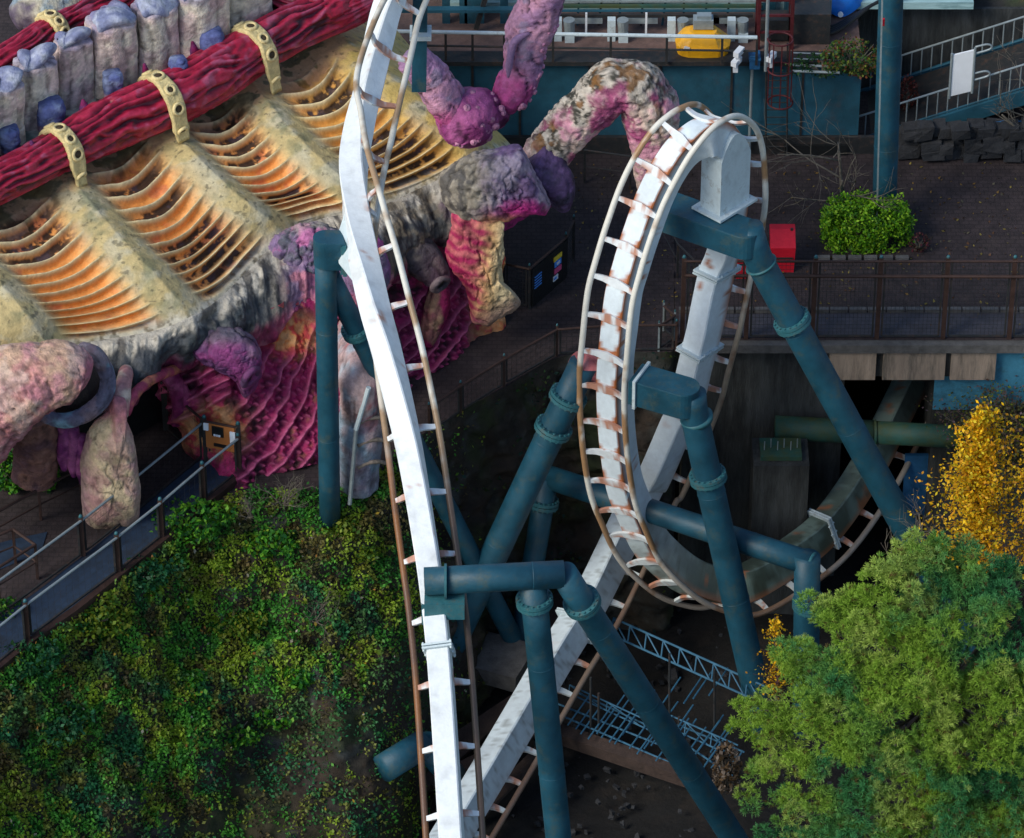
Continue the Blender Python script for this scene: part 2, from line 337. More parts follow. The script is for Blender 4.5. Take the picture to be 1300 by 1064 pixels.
# front track
fk = [(540, -90, 8.9, 28, -4, 1), (528, -30, 8.5, 36, 0, 1), (505, 28, 8.0, 44, 4, 1), (482, 105, 7.5, 54, 12, 1), (478, 155, 7.1, 38, 22, 1), (476, 205, 6.75, 18, 25, 1), (480, 265, 6.3, -8, 22, 1), (487, 324, 5.8, -28, 18, 1),
      (496, 391, 5.25, -45, 14, 1), (508, 458, 4.65, -56, 11, 1), (525, 560, 3.7, -63, 8, 1), (536, 640, 2.95, -65, 6, 1), (547, 718, 2.2, -65.5, 5, 1), (555, 777, 1.65, -65.5, 4, 1), (563, 856, .95, -65.5, 4, 1), (571, 970, -.1, -65.5, 3, 1), (578, 1080, -1.1, -65.5, 2, 1), (590, 1250, -2.7, -65.5, 2, 1)]
def rail_front(k, nn, n2, q, V):
    py = V[:, 2]
    brown = mix((.20, .085, .03), (.11, .06, .04), ss(.4, .6, nn)) if q > 0 else mix((.13, .085, .06), (.08, .06, .05), ss(.4, .6, nn))
    white = mix((.62, .62, .56), (.32, .22, .13), ss(.48, .62, nn))
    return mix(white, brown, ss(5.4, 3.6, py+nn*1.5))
def spine_front(V, k, D, u, v):
    nn = fbm(V, 2.5, 4, 5); n2 = fbm(V, 10, 3, 9)
    r = ss(.76, .86, nn+.16*(1-ss(0, .10, D))+.06*(np.abs(u) > .9)); g = ss(.55, .75, fbm(V*np.array([3, 3, .6]), 1.2, 4, 30))
    return mix(mix(WHITE*1.03, WHITE*.78, g*.7), RUST*1.3, r*.8)
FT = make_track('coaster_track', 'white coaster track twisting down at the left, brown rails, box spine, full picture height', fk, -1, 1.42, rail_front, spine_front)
def near_i(tr, px, py):
    p = tr[1]; q = p-CAM; d = q@FW; X = 650+FPX*(q@RX)/d; Y = 532-FPX*(q@UP)/d
    return int(np.argmin((X-px)**2+(Y-py)**2))
for yy in (822, 391, 60):
    pass
i = near_i(FT, 560, 835); spine_collar(FT[0], FT[6], FT[2], FT[3], FT[4], i)
# loop
A_ = (55, 6); lk = []
def K(px, py, z, lx=55, ly=6, s=-1): lk.append((px, py, z, lx, ly, s))
K(1245, 380, -3.9, 50, 16); K(1205, 430, -4.6, 50, 16); K(1178, 480, -5.1, 50, 15); K(1145, 545, -5.6, 52, 14); K(1110, 612, -6.1, 54, 13); K(1064, 680, -6.6, 55, 12); K(1021, 722, -6.9, 55, 11)
K(958, 764, -7.05, 55, 9); K(922, 775, -6.95, 55, 8); K(889, 770, -6.6, 55, 7); K(860, 757, -6.1); K(831, 733, -5.4); K(810, 708, -4.75); K(793, 672, -3.75); K(777, 629, -2.6); K(767, 562, -.95); K(764, 494, .55); K(768, 438, 1.75); K(774, 381, 2.85); K(784, 340, 3.6, 55, 7)
K(798, 294, 4.4, 55, 9); K(818, 241, 5.3, 55, 12); K(845, 192, 6.15, 54, 14); K(869, 163, 6.6, 52, 16); K(890, 146, 6.75, 51, 17); K(909, 140, 6.6, 50, 17); K(925, 148, 6.15, 50, 15); K(936, 166, 5.5, 50, 12); K(942, 194, 4.75, 50, 9); K(944, 230, 3.95, 51, 7); K(941, 265, 3.1, 52, 6)
K(931, 318, 1.75, 53, 5); K(914, 400, .05, 53, 5); K(897, 462, -1.35, 53, 5); K(881, 517, -2.75, 53, 5); K(846, 606, -4.75, 53, 6); K(829, 641, -5.3, 53, 6); K(788, 728, -6.3, 54, 6); K(756, 790, -6.85, 55, 7); K(718, 852, -7.25, 55, 7); K(683, 911, -7.6, 56, 8); K(640, 985, -7.95, 56, 8); K(560, 1120, -8.4, 56, 8)
def rail_loop(k, nn, n2, q, V):
    white = mix((.66, .66, .60), (.34, .2, .1), ss(.5, .6, nn)); right = ss(.62, .68, k)*1.0
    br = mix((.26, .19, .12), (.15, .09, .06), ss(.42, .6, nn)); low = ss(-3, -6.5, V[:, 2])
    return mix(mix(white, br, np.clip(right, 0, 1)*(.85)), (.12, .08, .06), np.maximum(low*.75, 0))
def spine_loop(V, k, D, u, v):
    nn = fbm(V, 3, 4, 5); n2 = fbm(V, 12, 3, 9)
    front = v < -.5
    e = np.maximum(np.abs(u)**1.0, 0)
    edge = (np.abs(u)**5+(1-D)**2.6*1.25)
    r = np.where(front, ss(.74, .92, edge+(nn-.5)*.9), ss(.68, .78, nn))*(1-.75*ss(.64, .7, k))
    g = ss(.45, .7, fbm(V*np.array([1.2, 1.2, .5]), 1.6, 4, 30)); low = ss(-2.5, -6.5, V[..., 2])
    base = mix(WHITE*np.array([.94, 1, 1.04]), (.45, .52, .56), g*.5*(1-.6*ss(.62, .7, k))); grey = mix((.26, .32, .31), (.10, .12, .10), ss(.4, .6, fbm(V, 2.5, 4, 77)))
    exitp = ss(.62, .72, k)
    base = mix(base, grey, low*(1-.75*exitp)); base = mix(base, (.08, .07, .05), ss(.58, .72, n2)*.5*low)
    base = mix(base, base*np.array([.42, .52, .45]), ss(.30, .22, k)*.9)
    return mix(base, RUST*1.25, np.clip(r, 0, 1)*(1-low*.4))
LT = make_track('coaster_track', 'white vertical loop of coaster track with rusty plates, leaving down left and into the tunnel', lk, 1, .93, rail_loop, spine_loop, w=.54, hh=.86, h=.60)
for q in ((920, 330), (905, 430), (1050, 690), (740, 815)):
    i = near_i(LT, *q); spine_collar(LT[0], LT[6], LT[2], LT[3], LT[4], i, w=.56, hh=.88)
for tr in (FT, LT): print('TRACK side check', (tr[4]@(-FW))[::80].round(2))
# gusset housing between the loop top and its support beam
def gusset():
    b = MB(); bot = [P(889, 262, z=4.0), P(914, 275, z=4.0), P(951, 252, z=4.0)]
    bot.append(bot[0]+bot[2]-bot[1])
    zs = []; base = np.array(bot)
    n = 14; V = []
    H = base[2]-base[1]
    for j in range(n+1):
        f = j/n; q = base[1]+H*f; q2 = base[0]+H*f
        zt = 5.0+1.05*math.sin(math.pi*min(1, max(0, .12+f*.8)))**.8-(.0)
        V += [q, q2, q*[1, 1, 0]+[0, 0, zt], q2*[1, 1, 0]+[0, 0, zt]]
    F = []
    for j in range(n):
        a = j*4; c_ = a+4
        F += [[a, c_, c_+2, a+2], [a+1, a+3, c_+3, c_+1], [a+2, c_+2, c_+3, a+3], [a, a+1, c_+1, c_]]
    F += [[0, 2, 3, 1], [n*4, n*4+1, n*4+3, n*4+2]]
    V = np.array(V); o = mesh_np('gusset_plate', V, np.array(F), 'whitemetal', LT[0], smooth=False)
    bb = MB(); cc = base.mean(0); e1 = (base[0]-base[1]); e1 /= np.linalg.norm(e1); e2 = H/np.linalg.norm(H)
    bb.box(cc+[0, 0, -.03], (np.linalg.norm(base[0]-base[1])+.28, np.linalg.norm(H)+.28, .06), (e1, e2, (0, 0, 1))); bb.build('base_plate', 'whitemetal', LT[0])
gusset()
# ================================================================== STEEL SUPPORTS
def elbow(a, b_, c_, r=.5, n=10):
    a, b_, c_ = map(lambda q: np.asarray(q, float), (a, b_, c_)); u = b_-a; v = c_-b_; lu = np.linalg.norm(u); lv = np.linalg.norm(v)
    p0 = b_-u/lu*min(r, lu*.45); p1 = b_+v/lv*min(r, lv*.45)
    k = np.linspace(0, 1, n)[:, None]
    return np.concatenate([[a], (1-k)**2*p0+2*k*(1-k)*b_+k*k*p1, [c_]])
def pipe(t, name, pts, r, m='teal', flanges=(), n=28, seam=True):
    pts = [np.asarray(q, float) for q in pts]
    if len(pts) == 3: path = elbow(*pts)
    else: path = np.array(pts)
    d = [path[0]]
    for q in path[1:]:
        L = np.linalg.norm(q-d[-1]); k = max(1, int(L/1.2)); d += [d[-1]+(q-d[-1])*j/k for j in range(1, k+1)] if k > 1 else [q]
    V, F = tube(np.array(d), np.full(len(d), r), n); mesh_np(name, V, F, m, t)
    a, b_ = pts[-2], pts[-1]; dd = (b_-a)/np.linalg.norm(b_-a); LL = np.linalg.norm(b_-a); mb = MB(); k = 2.3
    while seam and k < LL-.5:
        V, F = tube(np.array([a+dd*(k-.012), a+dd*k, a+dd*(k+.012)]), [r+.001, r+.010, r+.001], n, caps=False); mesh_np('weld_seam', V, F, m, t); k += 3.1
    o = None
    for f in flanges:                      # fraction along the last straight
        a, b_ = pts[-2], pts[-1]; dd = (b_-a)/np.linalg.norm(b_-a); c_ = a+(b_-a)*f; mb = MB()
        for s_ in (-.045, .045): mb.cyl(c_+dd*(s_-.035), c_+dd*(s_+.035), r+.11, n)
        X = np.cross(dd, (0, 0, 1.)); X = X/np.linalg.norm(X) if np.linalg.norm(X) > .1 else RX; Y = np.cross(dd, X)
        for k in range(16):
            e = (X*math.cos(k*math.pi/8)+Y*math.sin(k*math.pi/8))*(r+.07); mb.cyl(c_+e-dd*.12, c_+e+dd*.12, .022, 6)
        mb.build('flange', 'flange', t)
def ext(a, b_, z):
    a = np.asarray(a); b_ = np.asarray(b_); return b_+(b_-a)*((z-b_[2])/(b_[2]-a[2]))
BOX_H = .74
def oval_beam(t, a, b_, r=.42, h=.78, m='teal', name='crossbeam', n=14):
    """flat-topped beam with a half-round end at b"""
    a = np.asarray(a, float); b_ = np.asarray(b_, float); d = b_-a; d[2] = 0; d /= np.linalg.norm(d); s_ = np.cross(d, (0, 0, 1.))
    out = [a+s_*r, b_+s_*r]+[b_+s_*r*math.cos(k*math.pi/n)+d*r*math.sin(k*math.pi/n) for k in range(1, n)]+[b_-s_*r, a-s_*r]
    out = np.array(out); m_ = len(out); e = .03
    ctr = out.mean(0); rings = [out+[0, 0, -h/2], out+[0, 0, h/2-e], out+(ctr-out)*[.02, .02, 0]+[0, 0, h/2]]
    V = np.concatenate(rings); j = np.arange(m_); k = (j+1) % m_
    F = np.concatenate([np.stack([j+q*m_, k+q*m_, k+(q+1)*m_, j+(q+1)*m_], -1) for q in (0, 1)])
    mesh_np(name, V, [F, np.array([list(range(2*m_, 3*m_))]), np.array([list(range(m_))[::-1]])], m, t, smooth=False)
S1 = thing('track_support', 'tall teal steel support arm from the loop top down past the path fence', 'support column', P(1200, 770, y=2))
a1, b1 = P(846, 268, z=3.6), P(945, 303, z=3.6); oval_beam(S1, a1, b1, r=.40, h=.62)
e1 = P(950, 306, y=b1[1]); c1 = P(1145, 662, y=1.75)
def fl_frac(a, b_, px):
    A = a-CAM; B = b_-CAM; xa_ = 650+FPX*(A@RX)/(A@FW); xb_ = 650+FPX*(B@RX)/(B@FW); return (px-xa_)/(xb_-xa_)
cc = ext(e1, c1, -9.3)
pipe(S1, 'column', [e1+[0, 0, .38], e1+(c1-e1)*.05, cc], .335, flanges=())
mb = None
def flange(t, a, b_, f, r, m='flange'):
    dd = (b_-a)/np.linalg.norm(b_-a); c_ = a+(b_-a)*f; mb = MB()
    for s_ in (-.05, .05): mb.cyl(c_+dd*(s_-.04), c_+dd*(s_+.04), r+.11, 30)
    X = np.cross(dd, (0.1, 0, 1.)); X /= np.linalg.norm(X); Y = np.cross(dd, X)
    for k in range(18):
        e = (X*math.cos(k*math.pi/9)+Y*math.sin(k*math.pi/9))*(r+.07); mb.cyl(c_+e-dd*.13, c_+e+dd*.13, .024, 6)
    mb.build('flange', m, t)
flange(S1, e1, cc, fl_frac(e1, cc, 1003), .335)
V, F = tube(np.array([e1+(cc-e1)*fl_frac(e1, cc, 965)*(1)-(cc-e1)*.0, e1+(cc-e1)*(fl_frac(e1, cc, 965)+.004)]), [.39, .36], 30); mesh_np('weld_ring', V, F, 'flange', S1)
S2 = thing('track_support', 'teal support arm on the left side of the loop, column in mid pit', 'support column', P(985, 1000, y=-.3))
a2, b2 = P(806, 487, z=.75), P(868, 505, z=.75); oval_beam(S2, a2, b2, r=.37, h=.68)
e2_ = P(878, 512, y=b2[1]); c2 = P(957, 866, y=-.75); cc = ext(e2_, c2, -9.3)
pipe(S2, 'column', [e2_+[0, 0, .3], e2_+(c2-e2_)*.03, cc], .33); flange(S2, e2_, cc, fl_frac(e2_, cc, 898), .33)
V, F = tube(np.array([P(884, 529, y=b2[1]), P(886, 535, y=b2[1])]), [.39, .36], 30); mesh_np('weld_ring', V, F, 'flange', S2)
b = MB(); dp = (b2-a2)/np.linalg.norm(b2-a2); b.box(a2+dp*.16, (.07, .86, .8), (dp, (-dp[1], dp[0], 0), (0, 0, 1))); b.build('base_plate', 'whitemetal', S2)
S3 = thing('track_support', 'long inclined teal pipe with faded pink cap running down left behind the front track', 'support column', P(525, 920, y=0))
e3 = P(741, 462, y=1.05); c3 = P(600, 762, y=.5); cc = ext(e3, c3, -9.3)
pipe(S3, 'column', [e3, cc], .34); flange(S3, e3, cc, fl_frac(e3, cc, 704), .34); flange(S3, e3, cc, fl_frac(e3, cc, 722), .34)
pipe(S3, 'crossbeam', [e3+[-.15, 0, 0], P(800, 492, y=1.6)], .33, 'pinkcap')
S4 = thing('track_support', 'horizontal teal cross pipe crossing behind the loop with a stub leg at right', 'support pipe', P(1025, 760, z=-6))
a4, b4 = P(697, 606, z=-3.7), P(1030, 716, z=-3.7)
pipe(S4, 'cross_pipe', [a4, b4], .29); pipe(S4, 'leg', [b4+[-.1, 0, .22], ext(b4, P(1027, 800, y=b4[1]), -9.2)], .31); flange(S4, b4, ext(b4, P(1027, 800, y=b4[1]), -9.2), .22, .31)
V, F = tube(np.array([b4, b4+(b4-a4)/np.linalg.norm(b4-a4)*.06]), [.295, .28], 28); mesh_np('end_cap', V, F, 'flange', S4)
S5 = thing('track_support', 'dark upright teal pipe under the left end of the cross pipe', 'support column', P(672, 770, y=2.4))
p5 = P(695, 605, y=2.45); q5 = P(668, 770, y=1.6); cc = ext(p5, q5, -9.2); pipe(S5, 'column', [p5, cc], .27); flange(S5, p5, cc, .12, .27)
S6 = thing('track_support', 'front teal portal frame with two legs and a beam over the white track', 'support frame', P(690, 975, y=-9.8))
a6, b6 = P(539, 738, z=2.75), P(716, 729, z=2.75)
pipe(S6, 'crossbeam', [a6, b6], .30, n=32)
mb = MB(); mb.cyl(a6+[.42, 0, 0], a6+[.47, 0, 0], .38, 32); mb.box(a6+[.42, -.05, -.52], (.85, .7, .42)); mb.box(a6+[-.02, -.1, -.75], (.1, .3, .5)); mb.build('track_clamp', 'flange', S6)
ccol = P(700, 975, y=b6[1]-.1); e6 = P(676, 738, y=b6[1]); cc = ext(e6, ccol, -9.3)
pipe(S6, 'leg', [e6, cc], .29); flange(S6, e6, cc, .045, .29)
d6 = P(874, 975, y=b6[1]+2.2); cc = ext(b6, d6, -9.3)
pipe(S6, 'leg', [b6+(b6-cc)*.002, cc], .30); flange(S6, b6, cc, fl_frac(b6, cc, 737), .30)
V, F = tube(np.array([P(640, 731, z=2.75), P(647, 731, z=2.75)])+[0, 0, .004], [.362, .362], 32); 
mb = MB(); pt = P(641, 731, z=2.75); V, F = tube(np.array([pt+[-.07, 0, 0], pt+[.07, 0, 0]]), [.304, .304], 32, caps=False); mesh_np('red_mark', V, np.array([f for f in np.concatenate(F) if 4 <= (f.min() % 32) <= 9]), 'red', S6)
S7 = thing('track_support', 'upright teal post with flat cap and long brace at the sculpture edge', 'support column', P(418, 640, y=-1.2))
t7 = P(413, 312, y=-1.3); g7 = P(419, 665, y=-1.15)
ov = t7*1.0; top = ov
pipe(S7, 'column', [top+[0, 0, -.05], g7], .245)
a7 = P(432, 318, y=-1.25); oval_beam(S7, P(437, 318, y=-1.25), t7+[0, 0, -.12], r=.27, h=.72, name='cap_beam')
mb = MB(); mb.box(P(438, 322, y=-1.25), (.09, .62, .82)); mb.box(P(434, 322, y=-1.25), (.06, .56, .76)); mb.build('bolt_plate', 'flange', S7)
e7 = P(418, 350, y=-1.15); c7 = P(655, 818, y=1.2); pipe(S7, 'brace', [e7, ext(e7, c7, -8.8)], .24); cc = ext(e7, c7, -8.8); flange(S7, e7, cc, fl_frac(e7, cc, 450), .24)
# white gusset on the front track spine at that support
i = near_i(FT, 484, 318); c0 = FT[6][i]; a = P(441, 322, y=-1.25); Tn = FT[2][i]
d = c0-a; d /= np.linalg.norm(d); w_ = np.cross(d, Tn); w_ /= np.linalg.norm(w_)
V = []
for (q, hl, hw) in ((a, .3, .26), (c0, 1.05, .24)):
    for aa, bb in ((-1, -1), (1, -1), (1, 1), (-1, 1)): V.append(q+Tn*hl*aa+w_*hw*bb)
mesh_np('gusset_plate', V, np.array([[0, 1, 2, 3], [4, 7, 6, 5], [0, 4, 5, 1], [1, 5, 6, 2], [2, 6, 7, 3], [3, 7, 4, 0]]), 'whitemetal', FT[0], smooth=False)
S8 = thing('drain_pipe', 'big teal pipe lying low at the bottom left of the front track', 'pipe', P(500, 950, z=-7))
pipe(S8, 'pipe_body', [P(486, 976, z=-6.3), P(538, 944, z=-6.3)], .34, 'teal'); pipe(S8, 'pipe_body', [P(538, 944, z=-6.3), P(575, 985, z=-7.6)], .33, 'teal')
S9 = thing('cross_pipe', 'mossy green horizontal pipe across the tunnel mouth', 'pipe', P(985, 543, y=YW-.4))
pipe(S9, 'pipe_body', [P(984, 543, y=YW-.4), P(1111, 549, y=YW-.4)], .30, 'tealgreen'); pipe(S9, 'pipe_body', [P(1111, 549, y=YW-.4), P(1262, 557, y=YW-.4)], .285, 'tealgreen')
mb = MB(); mb.cyl(P(1109, 549, y=YW-.4), P(1112, 549, y=YW-.4), .32, 24); mb.build('collar', 'tealgreen', S9)
S10 = thing('track_support', 'tall round teal column rising behind the green shrub', 'support column', P(1122, 285, z=ZP))
pipe(S10, 'column', [P(1122, 282, z=ZP), P(1133, -60, y=float(P(1122, 282, z=ZP)[1]))], .30)
mb = MB(); mb.bar(P(1113, 282, y=9.4), P(1121, -40, y=9.4), .04); mb.build('conduit', 'steel', S10); 
mb = MB(); mb.box(P(1121, 28, y=9.5), (.08, .08, .18)); mb.build('marker', 'red', S10)
S11 = thing('track_support', 'short teal box support behind the top of the front track', 'support column', P(530, 80, y=4))
mb = MB(); mb.bar(P(532, 112, y=5.8), P(534, -40, y=5.8), .34, .34); mb.build('column', 'teal', S11); mb = MB(); mb.box(P(534, 42, y=5.7), (.5, .5, .12)); mb.build('bolt_plate', 'whitemetal', S11)
# pit floor things
T1 = thing('concrete_pier', 'square concrete pier with bolts standing in the pit beside the retaining wall', 'pier', P(992, 700, z=-9))
q = P(992, 590, z=-4.2); mb = MB(); mb.box(q*[1, 1, 0]+[0, .5, -6.6], (1.35, 1.1, 4.8)); mb.build('pier_block', 'dkconcrete', T1)
mb = MB(); mb.box(q*[1, 1, 0]+[0, .5, -4.12], (1.0, .75, .12)); mb.build('base_plate', 'tealgreen', T1)
mb = MB()
for k in range(6): mb.cyl(q*[1, 1, 0]+[-.4+.16*k, .4+.1*(k % 2), -4.06], q*[1, 1, 0]+[-.4+.16*k, .4+.1*(k % 2), -3.8], .014, 6)
mb.build('anchor_bolt', 'steel', T1)
mb = MB(); mb.box(P(1185, 615, y=YW+.35), (1.5, .1, 1.9)); tag(mb.build('barrier_panel', 'bluewall'), 'dark blue panel standing in the tunnel mouth behind the yellow tree', 'panel')
def slab(px, py, z, sx, sy, sz, rz, m, lab):
    c_, s_ = math.cos(rz), math.sin(rz); mb = MB(); mb.box(P(px, py, z=z), (sx, sy, sz), ((c_, s_, .05), (-s_, c_, .12), (0, -.1, 1))); return tag(mb.build('concrete_slab' if m != 'wood' else 'timber_board', m), lab, 'slab' if m != 'wood' else 'board')
slab(628, 838, -7.9, 1.7, 1.2, .5, -.45, 'kerb', 'grey stone block on the pit floor left of the portal leg')
slab(712, 782, -8.0, 1.1, 1.6, .3, .5, 'wood', 'brown board on the pit floor behind the portal leg')
for k, (px, py, l, a, lab) in enumerate(((600, 925, 3.2, .75, 'topmost old brown plank under the exit track'), (592, 948, 3.4, .9, 'middle old brown plank under the exit track'), (612, 962, 3.0, .6, 'lowest old brown plank under the exit track'), (655, 985, 3.6, .95, 'old brown plank right of the exit track end'))):
    slab(px, py, -8.5, l, .3, .12, a, 'wood', lab)
slab(770, 952, -8.35, 4.6, .35, .35, -.52, 'wood', 'long brown timber below the blue scaffold bars')
# scaffold in the pit
SC = thing('scaffold_frame', 'blue grey lattice of scaffold tubes and bars lying in the pit behind the portal leg', 'scaffold', P(800, 900, z=-8.6))
def truss(a, b_, w=.42, r=.028, bays=9):
    a = np.asarray(a); b_ = np.asarray(b_); mb = MB(); up = np.array([.1, .6, .45]); up = up/np.linalg.norm(up)*w
    for o in (0*up, up): mb.cyl(a+o, b_+o, r, 8)
    for k in range(bays):
        p_ = a+(b_-a)*k/bays; q_ = a+(b_-a)*(k+.9)/bays; mb.cyl(p_, p_+up, r*.7, 6); mb.cyl(p_+up, q_, r*.7, 6)
    mb.build('truss', 'scaffold', SC)
truss(P(776, 806, z=-7.4), P(968, 893, z=-7.4))
truss(P(722, 880, z=-8.0), P(866, 946, z=-8.0), .2, .02, 3)
truss(P(836, 918, z=-8.0), P(935, 962, z=-8.0), .3, .022, 3)
for (a, b_) in (((640, 870), (700, 893)), ((704, 892), (848, 950)), ((735, 880), (830, 925)), ((860, 920), (945, 955)), ((870, 945), (930, 985)), ((705, 905), (850, 968))):
    mb = MB(); mb.cyl(P(*a, z=-8.1), P(*b_, z=-8.1), .024, 8); mb.build('tube', 'scaffold', SC)
random.seed(3)
for k in range(24):
    x = 722+k*8.6+random.uniform(-2, 2); y = 922+(x-722)*.33+random.uniform(-12, 8); l = random.uniform(25, 62)
    mb = MB(); mb.cyl(P(x, y, z=-8.0), P(x+l*.72, y-l, z=-7.9), .02, 6); mb.build('bar', 'scaffold', SC)
for (x, y0_, y1_) in ((750, 860, 935), (760, 880, 950), (850, 830, 915), (907, 850, 925), (862, 910, 950)):
    mb = MB(); mb.cyl(P(x, y1_, y=-1.6), P(x, y0_, y=-1.6), .03, 8); mb.build('upright', 'darkmetal', SC)
for (x, y) in ((868, 868), (880, 862), (900, 858), (856, 905), (902, 930), (840, 870)):
    mb = MB(); mb.cyl(P(x, y+25, z=-7.5), P(x+24, y-10, z=-7.5), .02, 6); mb.build('bar', 'scaffold', SC)
# ================================================================== CREATURE SCULPTURE
CR = thing('creature_sculpture', 'huge painted alien creature sculpture with red sinews, orange ribbed hollows and vertebrae forming a roof', 'sculpture', P(300, 560, z=ZP))
CREAM = (.66, .55, .27); PALE = (.62, .58, .46); OR = (.80, .31, .07); ORL = (.90, .56, .24); GREY = (.20, .21, .18); BLK = (.022, .022, .02); MAG = (.26, .012, .085)
PINK = (.60, .22, .30); LAV = (.30, .20, .34); PURP = (.15, .035, .14); BLUE = (.12, .18, .50); CRIM = (.33, .006, .035); MOSS = (.13, .16, .09)
# ---- rib shell
Sk = np.array([-1, 0, 1, 2, 3, 4, 4.7])
tk = np.array([0, .33, .66, 1.0])
CP = np.array([[(-190, 345), (-150, 410), (-105, 470), (-60, 520)], [(-60, 290), (-10, 350), (32, 400), (66, 447)], [(78, 215), (137, 285), (192, 345), (243, 402)], [(203, 150), (262, 213), (317, 262), (370, 296)],
               [(318, 105), (375, 172), (428, 222), (478, 264)], [(425, 40), (500, 104), (562, 148), (622, 196)], [(470, 0), (545, 85), (600, 135), (655, 190)]], float)
ZC = np.array([3.75, 3.55, 3.1, 2.3]); ZS = np.array([0, 0, 0, 0, 0, 0, -1.5])
def cr1(x, X, Y):
    """smooth interpolation of rows Y at knots X"""
    X = np.asarray(X, float); Y = np.asarray(Y, float); m = np.gradient(Y, X, axis=0); x = np.asarray(x, float)
    i = np.clip(np.searchsorted(X, x, side='right')-1, 0, len(X)-2); h = X[i+1]-X[i]; t = (x-X[i])/h
    sh = t.shape+(1,)*(Y.ndim-1); t = t.reshape(sh); h = h.reshape(sh)
    return (2*t**3-3*t**2+1)*Y[i]+(t**3-2*t**2+t)*h*m[i]+(-2*t**3+3*t**2)*Y[i+1]+(t**3-t**2)*h*m[i+1]
def shell(s_, t_):
    """1d arrays s, t -> grid (len t, len s, 2) pixels and heights"""
    A = cr1(s_, Sk, CP)                     # (ns,4,2)
    B = cr1(t_, tk, np.swapaxes(A, 0, 1))   # (nt,ns,2)
    z = cr1(t_, tk, ZC)[:, None]+cr1(s_, Sk, ZS)[None, :]
    return B, z
ns, nt_ = 760, 420
s1 = np.linspace(-1, 4.7, ns); t1 = np.linspace(-.06, 1, nt_)
B, z = shell(s1, t1); G = P(B[..., 0], B[..., 1], z=z); Nm = gnorm(G)
Sg, Tg = np.meshgrid(s1, t1); fk_ = Sg-np.floor(Sg); ki = np.floor(Sg)
val = np.sin(np.pi*fk_)**1.15
nz = fbm(G, 1.0, 4, 50)-.5
wdt = ss(.12, .30, fk_)*(1-ss(.68, .88, fk_))*ss(.02, .08, Tg)*(1-ss(.93, .985, Tg))*(ki < 4)*(ki >= 0)
ridgew = 1-ss(.0, .26, np.minimum(fk_, 1-fk_)+.06*(nz*3))
off = np.array([0, .15, .4, .65, .3, 0])[np.clip(ki.astype(int), 0, 5)]
fb = fk_+.10*(fk_-.5); ph = 13*Tg+off-1.25*(1-(2*(fb-.46))**2)-1.1*(fk_-.5)*ss(.5, .9, fk_)+.35*(fbm(G, .8, 3, 61)-.5)
pf = ph-np.floor(ph); pi_ = np.floor(ph)
crest = np.exp(-(((pf+.5) % 1-.5)/.085)**2)
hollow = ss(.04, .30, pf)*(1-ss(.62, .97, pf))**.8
disp = -.36*val*(ki < 4)*(1-.35*ss(.85, 1, Tg))+.05*ridgew+wdt*(.09*crest-.13*hollow)+nz*.10+(fbm(G, 5, 3, 12)-.5)*.03
G2 = G+Nm*disp[..., None]
gn = fbm(G, 2.2, 5, 70); g3 = fbm(G, 7, 4, 71)
cr_ = mix((.52, .42, .20), (.50, .47, .33), ss(.4, .65, gn)); cr_ = mix(cr_, MOSS, ss(.50, .72, fbm(G, 3.5, 4, 72)+.08*(ridgew-.5))*.65*ridgew)
cr_ = mix(cr_, (.62, .40, .10), ss(.5, .65, gn)*(1-ridgew)*.6)
cr_ = mix(cr_, (.58, .40, .07), ss(2.9, 3.7, Sg)*.55*(1-ss(.5, .7, gn)))
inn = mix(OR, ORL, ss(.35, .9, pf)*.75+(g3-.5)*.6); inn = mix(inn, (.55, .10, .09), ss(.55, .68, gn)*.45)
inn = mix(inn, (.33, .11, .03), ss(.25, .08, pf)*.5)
inn = mix(inn, (.62, .42, .08), ss(3.0, 3.5, Sg)*.45)
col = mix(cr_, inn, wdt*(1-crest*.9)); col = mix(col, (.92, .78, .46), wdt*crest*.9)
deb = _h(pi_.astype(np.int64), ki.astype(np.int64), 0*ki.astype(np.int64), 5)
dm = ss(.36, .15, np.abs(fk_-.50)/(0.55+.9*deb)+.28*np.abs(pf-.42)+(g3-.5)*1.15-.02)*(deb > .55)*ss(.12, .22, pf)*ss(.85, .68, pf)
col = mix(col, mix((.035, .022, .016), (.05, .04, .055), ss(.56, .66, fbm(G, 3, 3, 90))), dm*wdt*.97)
top = ss(.16, .03, Tg+(g3-.5)*.15); col = mix(col, mix((.45, .26, .16), (.03, .028, .015), ss(.50, .56, gn)), top*.75)
ev = ss(.90, 1, Tg+(gn-.5)*.12); col = mix(col, mix((.56, .54, .46), (.16, .15, .13), ss(.5, .68, g3)), ev*.8)
col = mix(col, (.05, .05, .035), ss(.64, .72, fbm(G, 9, 4, 75))*.55*(1-wdt))
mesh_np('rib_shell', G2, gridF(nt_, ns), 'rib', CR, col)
EDGE = G2[-1]; EPX = B[-1]
# ---- bone brow: overhanging edge below the ribs
lowk = np.array([[-1, -60, 575], [0, 62, 478], [.35, 105, 500], [.55, 140, 515], [.7, 165, 505], [.85, 195, 470], [1, 232, 458], [1.3, 275, 455], [1.6, 320, 440], [2, 385, 405], [2.3, 430, 400], [2.6, 470, 390], [3, 505, 350], [3.5, 560, 315], [3.8, 605, 300], [4, 640, 283], [4.3, 690, 272], [4.7, 715, 262]])
lo = cr1(s1, lowk[:, 0], lowk[:, 1:]); zl = .95+0*s1
LOW = P(lo[:, 0], lo[:, 1], z=zl)
